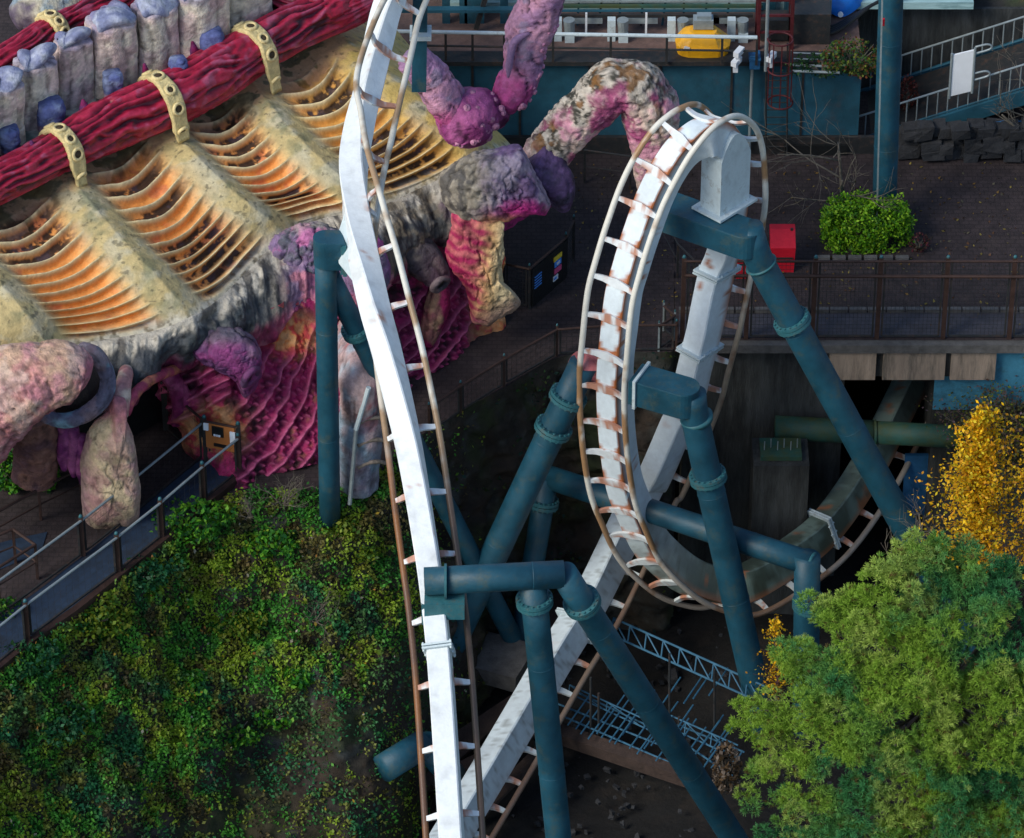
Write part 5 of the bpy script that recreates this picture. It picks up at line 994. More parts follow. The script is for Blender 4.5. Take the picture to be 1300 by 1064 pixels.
for hh_ in (.25, .9): Q = spline(np.array([b_+[0, 0, h_*hh_], b_+[.35, 0, h_*hh_+.12], b_+[.42, 0, h_*hh_+.22], b_+[.3, 0, h_*hh_+.28], b_+[0, 0, h_*hh_+.2]]), 16); V, F = tube(Q, np.full(16, .028), 8); mesh_np('loop_handle', V, F, 'steel', PN)
# big pale handrail pipe and upper railing
mb = MB(); mb.cyl(P(1145, 33, y=TW+4), P(1260, -8, y=TW+4), .06, 10); mb.cyl(P(1080, 60, y=TW+3.6), P(1120, 40, y=TW+3.6), .05, 10); tag(mb.build('pipe_run', 'whitemetal'), 'pale thick pipe sloping up right behind the tall column', 'pipe')
mb = MB(); mb.bar(P(1146, 20, y=TW+3.6), P(1170, 92, y=TW+3.4), .14, .08); tag(mb.build('prop', 'whitemetal'), 'pale slanting strut right of the tall column', 'strut')
for k, lab in enumerate(('upper thin dark rail behind the ramp', 'middle thin dark rail behind the ramp', 'lowest thin dark rail behind the ramp')):
    mb = MB(); mb.cyl(P(1145, 50+k*15, y=TW+4.5), P(1340, -14+k*16, y=TW+4.5), .022, 6); tag(mb.build('guard_rail', 'steel' if k == 0 else 'darkmetal'), lab, 'rail')
# rising bank behind ramp
g = np.linspace(0, 1, 60); GX, GY = np.meshgrid(np.linspace(float(P(1090, 60, y=TW+3)[0]), 45, 90), np.linspace(TW+3.0, TW+16, 60), indexing='ij'); GZ = ZP+2.0+(GY-TW-3)*.25+(GX-8)*.05
G = np.stack([GX, GY, GZ], -1); G[..., 2] += (fbm(G, .8, 4, 3)-.5)*.9; e = fbm(G, 2, 4, 8)
tag(mesh_np('bank', G, gridF(90, 60), 'rock', cols=mix(mix((.03, .03, .028), (.03, .05, .015), ss(.45, .6, e)), (.12, .045, .02), ss(.58, .66, e)*.6)), None, None, kind='structure')
mb = MB(); mb.box((float(P(1090, 60, y=TW+3)[0])+17, TW+2.98, (ZP+.6)), (34, .1, 3.6)); tag(mb.build('back_wall', 'dkconcrete'), 'dark concrete wall behind and under the ramp', 'wall')
random.seed(5)
M['darkstone'] = mat('dark_stone', (.03, .032, .036), rough=.85, var=.5, vs=3, bump=.8, bs=9)
SW = thing('stone_wall', 'low grey rubble stone wall under the ramp at the right edge', 'wall', P(1240, 200, z=ZP))
for k in range(46):
    x = 1150+(k % 16)*13+random.uniform(-9, 9); r_ = k//16; q = P(x, 206, z=ZP)+[0, .2+random.uniform(-.12, .12), .2+r_*.32+random.uniform(-.08, .08)]; s3 = (random.uniform(.22, .42), .4, random.uniform(.24, .38)); an = 0
    s3 = (s3[0]*1.5, s3[1], s3[2]*1.05); bx_ = np.array([[x_, y_, z_] for x_ in (-.5, .5) for y_ in (-.5, .5) for z_ in (-.5, .5)])*s3; bx_ = bx_+[[random.uniform(-.05, .05) for _ in range(3)] for _ in range(8)]
    mesh_np('stone', q+bx_, np.array([[0, 1, 3, 2], [4, 6, 7, 5], [0, 4, 5, 1], [2, 3, 7, 6], [0, 2, 6, 4], [1, 5, 7, 3]]), 'darkstone', SW, smooth=False)
mb = MB(); mb.box(P(1275, 160, y=TW-.1)+[0, 0, 0], (1.8, .06, .3)); tag(mb.build('blue_band', 'bluewall'), 'dark blue horizontal board under the ramp at the right edge', 'board')
# ================================================================== FENCES
def mesh_fence(name, label, pts, h, group=None, lean=(0, 0, 0), post='brownpost', kick=True, step_w=.11, cat='fence', pr=.07):
    ww_ = .007 if kick else .0035; step_w = step_w if kick else .2
    t = thing(name, label, cat, pts[0], group); pts = [np.asarray(p, float) for p in pts]
    for i, p in enumerate(pts):
        mb = MB(); mb.box(p+[0, 0, h/2+.03], (pr*1.5, pr*1.5, h+.06)); mb.build('post', post, t)
        V, F = tube(np.array([p+[0, 0, h+.06], p+[0, 0, h+.12]]), [pr*.75, pr*.4], 10); mesh_np('post_cap', V, F, 'flange', t)
    for a, b_ in zip(pts[:-1], pts[1:]):
        d = b_-a; L = np.linalg.norm(d); u_ = d/L; a2, b2 = a+u_*(pr+.04), b_-u_*(pr+.04)
        mb = MB(); fr = .022
        for z_ in (.08, h-.06): mb.bar(a2+[0, 0, z_], b2+[0, 0, z_], fr*2, fr*2)
        for q in (a2, b2): mb.bar(q+[0, 0, .08], q+[0, 0, h-.06], fr*2, fr*2)
        n_ = max(2, int(L/step_w))
        for k in range(1, n_): q = a2+(b2-a2)*k/n_; mb.bar(q+[0, 0, .08], q+[0, 0, h-.06], ww_, ww_)
        for k in range(1, int(h/step_w)): z_ = .08+k*step_w; mb.bar(a2+[0, 0, z_], b2+[0, 0, z_], ww_, ww_)
        mb.build('mesh_panel', 'darkmetal', t)
        mb = MB(); mb.cyl(a+[0, -.05, h-.02], b_+[0, -.05, h-.02], .03, 8); mb.build('handrail', 'steel' if post == 'brownpost' and not kick else 'brownpost', t)
    return t
yF = float(P(1000, 431, z=ZP)[1])
hF = float(P(1000, 331, y=yF)[2])-ZP
mesh_fence('path_fence', 'dark brown mesh fence along the path above the tunnel mouth', [P(x, 431, z=ZP)+[0, .05, 0] for x in (866, 947, 1031, 1113, 1197, 1281, 1365, 1450)], hF)
mb = MB(); mb.cyl(P(870, 350, y=yF-.05), P(1500, 352, y=yF-.05), .045, 10); tag(mb.build('handrail_bar', 'brownpost'), 'long brown handrail bar running along the path fence', 'handrail')
mesh_fence('rim_fence', 'thin dark railing at the pit edge left of the loop', [P(x, y, z=ZP) for x, y in ((858, 446), (770, 447), (707, 452), (640, 490), (585, 524), (545, 552))], .85, step_w=.16, pr=.04)
mesh_fence('corner_fence', 'dark mesh barrier panels beside the yellow and pink sculpture leg', [P(x, y, z=ZP) for x, y in ((640, 385), (672, 392), (718, 352), (728, 330))], 1.25, post='darkmetal', pr=.04)
SG = thing('notice_board', 'black notice board with small yellow, blue and pink posters beside the sculpture leg', 'sign', P(695, 372, z=ZP))
a, b_ = P(672, 392, z=ZP), P(718, 352, z=ZP); d = b_-a; L = np.linalg.norm(d); d /= L; nn_ = np.array([d[1], -d[0], 0])
def onb(u_, z_, w_, h_, m_, o_, nm): mb = MB(); mb.box(a+d*L*u_+nn_*o_+[0, 0, z_], (w_, .02, h_), (d, nn_, (0, 0, 1))); return mb.build(nm, m_, SG)
onb(.5, .62, L*.95, 1.12, 'black', .06, 'board')
onb(.70, .93, .34, .13, 'sign_yellow', .085, 'poster'); onb(.70, .76, .28, .16, 'sign_blue', .085, 'poster'); onb(.70, .56, .30, .15, 'sign_pink', .085, 'poster'); onb(.64, .36, .2, .14, 'sign_white', .085, 'poster'); onb(.70, .77, .12, .07, 'sign_white', .098, 'logo_patch'); onb(.62, .37, .1, .06, 'sign_blue', .098, 'logo_patch')
for k in range(5): onb(.16, .9-.08*k, .3, .02, 'sign_blue', .085, 'text_line')
mesh_fence('balcony_rail', 'small angular railing on the ledge behind the loop', [P(x, y, z=ZP) for x, y in ((842, 420), (856, 432), (836, 446))], .8, post='steel', pr=.03, step_w=.2)
rail_thing('queue_rail', 'dark queue railing crossing the plaza behind the loop', [P(x, y, z=ZP) for x, y in ((742, 232), (800, 240), (860, 352), (880, 372))], 1.0, m_rail='darkmetal', r=.025)
# red bins
def red_bin(px, py, w_, lab, grp=None):
    c0 = P(px, py, z=ZP); t = thing('litter_bin', lab, 'bin', c0, grp); V = []
    h_ = 1.0
    for z_, k in ((0, .92), (.75*h_, 1.0)): V += [c0+np.array([sx_*w_/2*k, sy_*.35*k, z_]) for sx_, sy_ in ((-1, -1), (1, -1), (1, 1), (-1, 1))]
    V += [c0+np.array([-w_/2, .12, h_]), c0+np.array([w_/2, .12, h_]), c0+np.array([w_/2, .35, h_*.98]), c0+np.array([-w_/2, .35, h_*.98])]
    F = np.array([[0, 1, 5, 4], [1, 2, 6, 5], [2, 3, 7, 6], [3, 0, 4, 7], [4, 5, 9, 8], [5, 6, 10, 9], [6, 7, 11, 10], [7, 4, 8, 11], [8, 9, 10, 11], [0, 3, 2, 1]]); mesh_np('body', np.array(V), F, 'red', t, smooth=False)
    mb = MB(); mb.box(c0+[0, -.36, .45], (w_*.8, .02, .05)); mb.box(c0+[w_*.36, .1, 1.0], (.06, .06, .05)); mb.build('trim', 'darkmetal', t)
red_bin(992, 336, .62, 'red covered bin right of the teal support arm'); red_bin(948, 344, .6, 'red bin behind the teal support arm, left one')
# ================================================================== LEFT WALKWAY
nk = [P(x, y, z=ZP+.12) for x, y in ((303, 600), (258, 636), (205, 682), (150, 726), (92, 772), (35, 812), (-30, 865), (-95, 915))]
dr = nk[3]-nk[0]; dr[2] = 0; dr /= np.linalg.norm(dr); pf_ = np.array([dr[1], -dr[0], 0]); pf_ = pf_ if pf_[1] > 0 else -pf_
WW = 1.02
fk2 = [p+pf_*WW for p in nk]
fk2[0] = fk2[0]; st0 = nk[0]-dr*1.6; st1 = fk2[0]-dr*2.2
top_ = np.array([[st0]+nk, [(st0+st1)/2]+[(a+b_)/2 for a, b_ in zip(nk, fk2)], [st1]+fk2]); G = top_
o = mesh_np('walkway_deck', np.concatenate([G, G-[0, 0, .14]])[[0, 1, 2, 5, 4, 3, 0]], gridF(7, len(nk)+1), 'deck', smooth=False); tag(o, None, None, kind='structure'); o.name = 'walkway'
mb = MB()
for a, b_ in zip(nk[:-1], nk[1:]): mb.bar(a-pf_*.1+[0, 0, -.05], b_-pf_*.1+[0, 0, -.05], .16, .22)
tag(mb.build('edge_beam', 'brownpost'), 'brown edge beam along the near side of the left walkway', 'beam')
mesh_fence('walkway_railing', 'near railing of the left walkway, brown posts and pale handrail', [nk[k]-pf_*.02 for k in (0, 1, 2, 3, 5, 6)], 1.06, kick=False)
mesh_fence('walkway_railing', 'far railing of the left walkway, beside the cream sculpture leg', [fk2[k] for k in (0, 2, 3, 5, 6)], 1.06, kick=False)
mesh_fence('walkway_railing', 'short gate railing carrying the orange ticket panel under the sculpture', [nk[0]-dr*.05, P(262, 590, z=ZP), P(210, 545, z=ZP)], 1.35, post='darkmetal', kick=True)
KP = thing('control_panel', 'orange panel with black screen and two white lights on the gate railing', 'panel', P(275, 590, z=ZP))
a, b_ = nk[0]-dr*.05, P(262, 590, z=ZP); d = b_-a; L = np.linalg.norm(d); d /= L; nn_ = np.array([d[1], -d[0], 0]); nn_ = nn_ if nn_[1] < 0 else -nn_
def onk(u_, z_, w_, h_, m_, o_, nm): mb = MB(); mb.box(a+d*L*u_+nn_*o_+[0, 0, z_], (w_, .03, h_), (d, nn_, (0, 0, 1))); return mb.build(nm, m_, KP)
onk(.5, .95, L*.86, .72, 'orange_panel', .05, 'board'); sc_ = onk(.56, 1.12, .30, .28, 'black', .08, 'screen')
for k in range(3): onk(.50+.07*k, 1.02, .05, .05, 'lamp_white', .10, 'button')
onk(.5, .72, .34, .08, 'black', .08, 'slot'); onk(.12, 1.02, .14, .34, 'lamp_white', .08, 'light_plate'); onk(.90, 1.2, .13, .2, 'lamp_white', .08, 'light_plate')
rail_thing('path_rail', 'old brown rail rising beside the leafy plants at the left edge', [P(x, y, z=ZP) for x, y in ((-20, 700), (52, 660), (104, 634), (122, 612))], .9, m_post='brownpost', m_rail='brownpost')
rail_thing('path_rail', 'short brown rail left of the far walkway railing', [P(x, y, z=ZP) for x, y in ((-40, 740), (20, 715), (48, 735), (0, 765))], 1.0, m_post='brownpost', m_rail='brownpost')
tag(strip('side_path', 'deck', [P(-80, 760, z=ZP), P(-10, 728, z=ZP), (P(52, 702, z=ZP))], [P(-80, 715, z=ZP), P(0, 690, z=ZP), P(60, 676, z=ZP)], .02), None, None, kind='structure')
# small ladder and props by the middle leg
T2 = thing('step_ladder', 'pale curved steps and thin poles leaning beside the middle leg', 'ladder', P(445, 640, z=ZP))
mb = MB(); mb.cyl(P(444, 640, z=ZP), P(452, 545, y=-1.0), .05, 8); mb.build('pole', 'steel', T2); mb = MB(); mb.cyl(P(452, 545, y=-1.0), P(468, 492, y=-1.0), .06, 8); mb.build('pole', 'whitemetal', T2)
for k, y in enumerate((532, 560, 588)):
    Q = spline(np.array([P(454, y+6, y=-.9), P(466, y, y=-.85), P(480, y-2, y=-.75), P(490, y, y=-.6)]), 14); V, F = tube(Q, np.full(14, .05), 8); mesh_np('step', V*[1, 1, 1], F, 'concrete', T2)
# ================================================================== PLANTS
def leaves(name, C, size, colors, parent=None, per=1, spread=0, kind='leaf', asp=1.6, up=.3, seed=1, weights=None, fold=True):
    r = np.random.default_rng(seed); C = np.repeat(np.asarray(C, float), per, 0); n = len(C); C = C+r.normal(0, 1, (n, 3))*spread
    u = r.normal(0, 1, (n, 3)); u /= np.linalg.norm(u, axis=1)[:, None]; nr = r.normal(0, 1, (n, 3))+[0, 0, up*3]; v = np.cross(nr, u); v /= np.linalg.norm(v, axis=1)[:, None]
    s_ = size*r.uniform(.6, 1.4, n)[:, None]; w_ = s_/asp
    V = np.stack([C-u*s_*.5, C+v*w_*.5, C+u*s_*.5, C-v*w_*.5], 1)
    colors = np.asarray(colors, float)
    if colors.ndim == 2 and len(colors) != n: colors = colors[r.choice(len(colors), n, p=weights)]
    c = colors*r.uniform(.7, 1.3, n)[:, None]
    return mesh_np(name, V.reshape(-1, 3), np.arange(n*4).reshape(n, 4), kind, parent, np.repeat(c, 4, 0), smooth=False)
# ground cover on the left bank
Sx = SLOPE; nt2, nr2 = Sx.shape[:2]; r = np.random.default_rng(4)
ii = r.integers(1, nt2-1, 760000); jj = r.integers(0, nr2-1, 760000); pts = Sx[ii, jj]+r.normal(0, .05, (len(ii), 3)); ppx = rpx[jj]
ar = np.linalg.norm(Sx[ii, np.minimum(jj+1, nr2-1)]-Sx[ii, jj], axis=1); 
m1 = fbm(pts, .9, 3, 14); m2 = fbm(pts, 2.4, 3, 15); tvv = tv[ii]
edge = ss(620, 420, ppx+(m1-.5)*120)**1.6
low_ = ss(.66, .40, tvv+(m1-.5)*.7)
dens = edge*(low_*.55+.45)*ss(.30, .46, m2+.12*low_)
kp = (r.uniform(0, 1, len(ii)) < dens) & (ppx > -260)
pts = pts[kp]; m1 = m1[kp]; m2 = m2[kp]; tvv = tvv[kp]; m3 = fbm(pts, 1.7, 3, 19); m4 = fbm(pts, 6, 2, 20)
gc = mix((.022, .115, .016), (.06, .21, .024), ss(.4, .6, m4)); gc = mix(gc, (.16, .23, .018), ss(.50, .60, m3)*.9); gc = mix(gc, (.010, .08, .045), ss(.53, .62, m1)*.7); gc = mix(gc, (.12, .12, .02), ss(.60, .66, fbm(pts, 3.1, 2, 23))*.8); gc = mix(gc, (.06, .035, .018), ss(.62, .68, fbm(pts, 2.1, 3, 27))*.8)
pts[:, 2] += .05+.22*ss(.45, .7, m2)*r.uniform(0, 1, len(pts))
tag(leaves('ground_cover', pts, .088, gc*1.75, seed=5), 'dense green and yellow leafy ground cover on the bank below the walkway', 'plants', kind='stuff')
print('LEAVES', len(pts))
fi = r.integers(0, len(pts), 900); fl = pts[fi]+[0, 0, .06]
tag(leaves('fallen_leaves', fl, .09, np.array([(.42, .30, .03), (.30, .14, .03), (.4, .38, .3)]), seed=6), 'scattered yellow fallen leaves lying over the bank plants', 'leaves', kind='stuff')
# sparse plants on the rock face
ii = r.integers(2, nt2-2, 60000); jj = r.integers(0, nr2-1, 60000); pp = Sx[ii, jj]; q1 = fbm(pp, 1.5, 3, 30); kk = (rpx[jj] > 440) & (rpx[jj] < 850) & (q1 > .575) & (r.uniform(0, 1, len(ii)) < .55)
p2 = pp[kk]+r.normal(0, .06, (kk.sum(), 3))+[0, -.08, .05]
tag(leaves('rock_face_plants', p2, .10, np.array([(.02, .06, .015), (.05, .075, .015), (.012, .05, .04)]), seed=8), 'sparse dark leafy growth clinging to the rock face of the pit', 'plants', kind='stuff')
def twigs(name, label, base, h, spread, n, seed, m='bark', r0=.03, cat='tree', depth=3, lean=(0, 0, 0), leafc=None, leafn=0, leafs=.07):
    random.seed(seed); t = thing(name, label, cat, base); mb = MB(); tips = []
    def br(p, d, L, rr, lv):
        pts_ = [p]; dd = d
        for k in range(4):
            dd = dd+np.array([random.gauss(0, .13), random.gauss(0, .13), random.gauss(0, .10)]); dd /= np.linalg.norm(dd); pts_.append(pts_[-1]+dd*L/4)
        V, F = tube(np.array(pts_), np.linspace(rr, rr*.45, 5), 6 if rr > .02 else 4); mb.add(V, F); tips.append(pts_[-1]); tips.append(pts_[-2])
        if lv > 0:
            for k in range(random.randint(3, 4) if lv > 1 else 4):
                q = pts_[random.randint(1, 4)]; nd = dd*.65+np.array([random.gauss(0, .6), random.gauss(0, .6), random.gauss(.12, .45)]); nd /= np.linalg.norm(nd); br(q, nd, L*random.uniform(.5, .8), rr*.5, lv-1)
    for k in range(n):
        d = np.array([random.gauss(0, spread), random.gauss(0, spread), 1.0])+np.asarray(lean); d /= np.linalg.norm(d); br(np.asarray(base)+[random.gauss(0, .06), random.gauss(0, .06), 0], d, h*random.uniform(.7, 1.0)*.55, r0, depth)
    mb.build('trunk' if cat == 'tree' else 'stems', m, t, smooth=True)
    if leafn:
        T_ = np.array(tips); rr_ = np.random.default_rng(seed); C = T_[rr_.integers(0, len(T_), leafn)]+rr_.normal(0, .14, (leafn, 3)); leaves('crown' if cat == 'tree' else 'foliage', C, leafs, leafc, t, seed=seed)
    return t
def blob_shrub(name, label, c, rx, ry, rz, n, size, cols, seed, cat='shrub', amp=.35, weights=None, boxy=False):
    """leafy shrub: short stems and leaves spread through an uneven crown"""
    t = thing(name, label, cat, np.asarray(c)-[0, 0, rz]); rr = np.random.default_rng(seed)
    u = rr.normal(0, 1, (n, 3)); u /= np.linalg.norm(u, axis=1)[:, None]
    if boxy: u /= (np.abs(u)**5).sum(1)[:, None]**.2
    rad = rr.uniform(.35, 1, n)**.5; k = 1+amp*2*(fbm(u*1.0+seed, 2.2, 3, seed)-.5)
    C = np.asarray(c)+u*(rad*k)[:, None]*[rx, ry, rz]; cl = fbm(C, 3, 3, seed+1); keep = cl > .40
    C = C[keep]; leaves('foliage', C, size, cols, t, seed=seed, weights=weights, up=.4)
    mb = MB(); random.seed(seed)
    for k_ in range(9):
        e = np.asarray(c)+[random.uniform(-.6, .6)*rx, random.uniform(-.6, .6)*ry, random.uniform(-.1, .5)*rz]; V, F = tube(np.array([np.asarray(c)-[random.uniform(-.1, .1), 0, rz], (np.asarray(c)+e)/2-[0, 0, rz*.3], e]), [.03, .022, .01], 6); mb.add(V, F)
    mb.build('stems', 'bark', t)
    return t
GR = np.array([(.03, .17, .015), (.07, .27, .015), (.13, .33, .02), (.015, .10, .02)])
c0 = P(1098, 318, z=ZP)+[0, .35, .55]
blob_shrub('clipped_shrub', 'bright green rounded shrub in a stone bed at the foot of the tall column', c0, 1.05, .55, .66, 13000, .085, np.array([(.12, .33, .01), (.20, .44, .015), (.30, .52, .03), (.04, .15, .012)]), 21, amp=.42, boxy=True)
mb = MB()
for k in range(6): mb.box(P(1045+k*20, 331, z=ZP)+[0, 0, .06], (.32, .13, .14))
tag(mb.build('planter_edge', 'kerb'), 'low stone edging in front of the bright green shrub', 'edging')
blob_shrub('climbing_plant', 'ragged green bush growing on the deck left of the tall column', Dk(1085, 72, .5), .9, .5, .55, 1800, .09, np.array([(.02, .07, .02), (.06, .14, .02), (.14, .17, .02), (.15, .05, .02)]), 22)
blob_shrub('climbing_plant', 'dark green bush behind the pale pipes beside the machinery', Dk(1045, 82, .2), .9, .35, .35, 900, .08, np.array([(.01, .05, .02), (.03, .09, .02)]), 23)
blob_shrub('red_shrub', 'small dark red leafed bush under the ramp right of the tall column', P(1152, 120, y=TW+1.4), .28, .3, .55, 700, .08, np.array([(.14, .03, .025), (.08, .03, .02)]), 24)
blob_shrub('small_bush', 'small dark red plant beside the stone bed of the bright shrub', P(1166, 318, z=ZP)+[0, 0, .25], .3, .25, .25, 400, .07, np.array([(.10, .02, .03), (.04, .03, .02)]), 25)
blob_shrub('leafy_plant', 'bright leafy plant at the left edge under the pink arm', P(14, 630, z=ZP)+[0, .3, .5], .55, .5, .5, 1500, .12, GR, 26)
blob_shrub('leafy_plant', 'bright leafy plant standing under the bluish mouth ring', P(58, 625, z=ZP)+[0, .2, .45], .34, .35, .5, 700, .12, GR, 27)
blob_shrub('leafy_plant', 'green weed clump between the walkway and the side path', P(10, 780, z=ZP)+[0, 0, .1], .5, .4, .25, 600, .1, GR*.7, 28)
def on_slope(px, py):
    q = Sx.reshape(-1, 3); d = (q-CAM)@FW; X = 650+FPX*((q-CAM)@RX)/d; Y = 532-FPX*((q-CAM)@UP)/d; return q[int(np.argmin((X-px)**2+(Y-py)**2))]
for k, (x, y, s_, c_, lab) in enumerate([(240, 660, .75, 0, 'fresh green bush at the top of the bank below the gate railing'), (120, 790, .7, 1, 'yellow green bush on the bank under the lower walkway'), (232, 870, .45, 0, 'small bright green bush in the middle of the bank'), (372, 860, .4, 0, 'small green bush at the right edge of the bank'), (40, 840, .65, 2, 'blue green bush at the left edge of the bank'),
        (300, 790, .6, 1, 'yellowish bush right of centre on the bank'), (345, 690, .55, 0, 'green bush on the bank near the upright post'), (430, 668, .4, 1, 'yellow green tuft at the foot of the upright post'), (180, 730, .6, 2, 'dark blue green bush beside the walkway edge'), (70, 920, .6, 2, 'teal green bush low on the bank at the left'), (300, 935, .5, 0, 'dim green bush low on the bank near the rocks'), (455, 700, .35, 1, 'sprig of yellow green leaves beside the front track'), (345, 910, .4, 0, 'dark green fern at the foot of the bank')]):
    q = on_slope(x, y); cs = [GR*.95, np.array([(.11, .18, .012), (.16, .20, .015), (.05, .13, .012)]), np.array([(.010, .09, .035), (.02, .12, .05), (.02, .09, .02)])][c_]
    blob_shrub('bank_bush', lab, q+np.array([0, .05, s_*.12]), s_*1.15, s_*1.0, s_*.5, int(2300*s_), .115, cs, 40+k, amp=.8)
# dry twigs under the flesh wall and on the bank
twigs('dry_bramble', 'tangle of bare brown twigs under the flesh wall beside the post', P(360, 640, z=ZP), 1.1, .9, 10, 31, r0=.018, cat='shrub', depth=2)
twigs('dry_bramble', 'bare brown twigs low in the middle of the bank', on_slope(400, 790)+[0, 0, .05], 1.2, .9, 7, 32, r0=.015, cat='shrub', depth=2)
twigs('dry_bramble', 'dead stems beside the gate railing at the top of the bank', P(320, 655, z=ZP), .8, .9, 6, 33, r0=.015, cat='shrub', depth=2)
twigs('bare_tree', 'leafless pale twiggy tree standing left of the tall column', P(1076, 300, z=ZP)+[0, .9, 0], 4.6, .12, 2, 38, r0=.055, depth=3)
twigs('bare_tree', 'leafless grey tree at the right edge above the ramp', P(1310, 190, y=TW-.2), 3.6, .35, 3, 35, r0=.05, depth=3)
# litter on the paving and rubble in the pit
r5 = np.random.default_rng(15); Q_ = np.stack([r5.uniform(1.5, 16, 900), r5.uniform(YW+.3, TW-.5, 900), np.full(900, ZP+.015)], 1)
tag(leaves('leaf_litter', Q_, .09, np.array([(.20, .12, .03), (.12, .06, .03), (.28, .22, .05), (.10, .09, .06)]), seed=16, up=3), 'scattered dry leaves lying on the dark paving', 'leaves', kind='stuff')
mb = MB()
for k in range(900):
    c_ = np.array([r5.uniform(-6, 12), r5.uniform(-9, YW-.6), FLOOR+.02]); c_[2] = FLOOR+r5.uniform(-.05, .12); s_ = r5.uniform(.04, .15)*(1 if k % 11 else 1.9)
    th_ = r5.uniform(0, 6.28, 3); b8 = np.array([[x_, y_, z_] for x_ in (-.5, .5) for y_ in (-.5, .5) for z_ in (-.5, .5)])*s_*r5.uniform(.5, 1.1, 3)+r5.uniform(-.18, .18, (8, 3))*s_; cs_, sn_ = math.cos(th_[0]), math.sin(th_[0]); b8 = b8@np.array([[cs_, sn_, .2], [-sn_, cs_, .1], [-.1, -.2, 1]])
    mb.add(c_+b8, np.array([[0, 1, 3, 2], [4, 6, 7, 5], [0, 4, 5, 1], [2, 3, 7, 6], [0, 2, 6, 4], [1, 5, 7, 3]]))
tag(mb.build('rubble', 'darkstone'), 'loose dark rubble over the floor of the pit', 'rubble', kind='stuff')
# birch
random.seed(9); rr = np.random.default_rng(9)
def birch(name, label, px, py, yp, hpx, wpx, n, seed, cols, size=.09):
    top = P(px, py-hpx, y=yp); bot = P(px, py, y=yp); t = thing(name, label, 'tree', bot-[0, 0, 1.5]); H = top[2]-bot[2]; r_ = np.random.default_rng(seed); mb = MB(); C = []
    trunk = spline(np.array([bot-[0, 0, 2.5], bot+[.05, 0, H*.3], bot+[-.05, 0, H*.65], top]), 20); V, F = tube(trunk, np.linspace(.09, .012, 20), 7); mb.add(V, F)
    for k in range(130):
        f = r_.uniform(.0, .97); p0 = bot+(top-bot)*f; a = r_.uniform(0, 2*np.pi); L = wpx/55*(1-f)**.6*r_.uniform(.35, 1.0)*(.8+.4*math.sin(a*2)); d = np.array([math.cos(a), math.sin(a)*.8, r_.uniform(.35, .9)]); d /= np.linalg.norm(d)
        Q = spline(np.array([p0, p0+d*L*.5, p0+d*L+[0, 0, .05]]), 8); V, F = tube(Q, np.linspace(.014, .004, 8), 4); mb.add(V, F)
        m_ = int(n/130); g_ = r_.uniform(.15, 1.05, m_)[:, None]; C.append(p0+d*L*g_+r_.normal(0, 1, (m_, 3))*(.05+.11*L))
    mb.build('trunk', mat('birch_twig', (.10, .045, .055), rough=.8, var=.3), t, smooth=True); leaves('crown', np.concatenate(C), size, cols, t, seed=seed)
YL = np.array([(.80, .46, .008), (.90, .56, .015), (.66, .32, .01), (.55, .45, .02)])
birch('birch_tree', 'golden yellow birch standing behind the pine at the right edge', 1246, 715, -.6, 192, 125, 11000, 51, YL)
birch('birch_tree', 'smaller golden birch at the very right edge of the picture', 1325, 730, -.8, 190, 110, 6000, 52, YL*.85)
birch('yellow_sapling', 'little yellow leaved sapling between the pine and the teal column', 984, 880, -6.2, 96, 34, 1100, 53, YL, .07)
twigs('bramble_bush', 'purplish brown twiggy bush beside the pale blue wall at the right edge', P(1275, 560, y=YW-.9)+[0, 0, -.3], 2.2, .45, 9, 36, r0=.02, cat='shrub', depth=2, leafc=np.array([(.10, .06, .05), (.16, .20, .02), (.13, .09, .11), (.07, .09, .03)]), leafn=2600, leafs=.075)
blob_shrub('bramble_bush', 'brown and olive bush under the golden birch top at the right edge', P(1285, 552, y=YW-1.2), 1.3, .6, 1.0, 5200, .09, np.array([(.07, .05, .04), (.10, .11, .03), (.05, .05, .03)]), 61)
twigs('dead_stems', 'bare pale stems poking up behind the pine beside the golden birch', P(1172, 690, y=-1.5), 1.6, .25, 4, 37, r0=.018, cat='shrub', depth=2)
twigs('dead_stems', 'bare pale stems behind the pine above the stub leg', P(1128, 705, y=-1.5), 1.0, .3, 2, 38, r0=.018, cat='shrub', depth=1)
blob_shrub('dry_grass_clump', 'dry straw and grey stems left of the pine at the bottom', P(922, 975, y=-4.8), .35, .4, .7, 900, .13, np.array([(.16, .10, .05), (.25, .2, .16), (.08, .06, .04)]), 62, cat='grass')
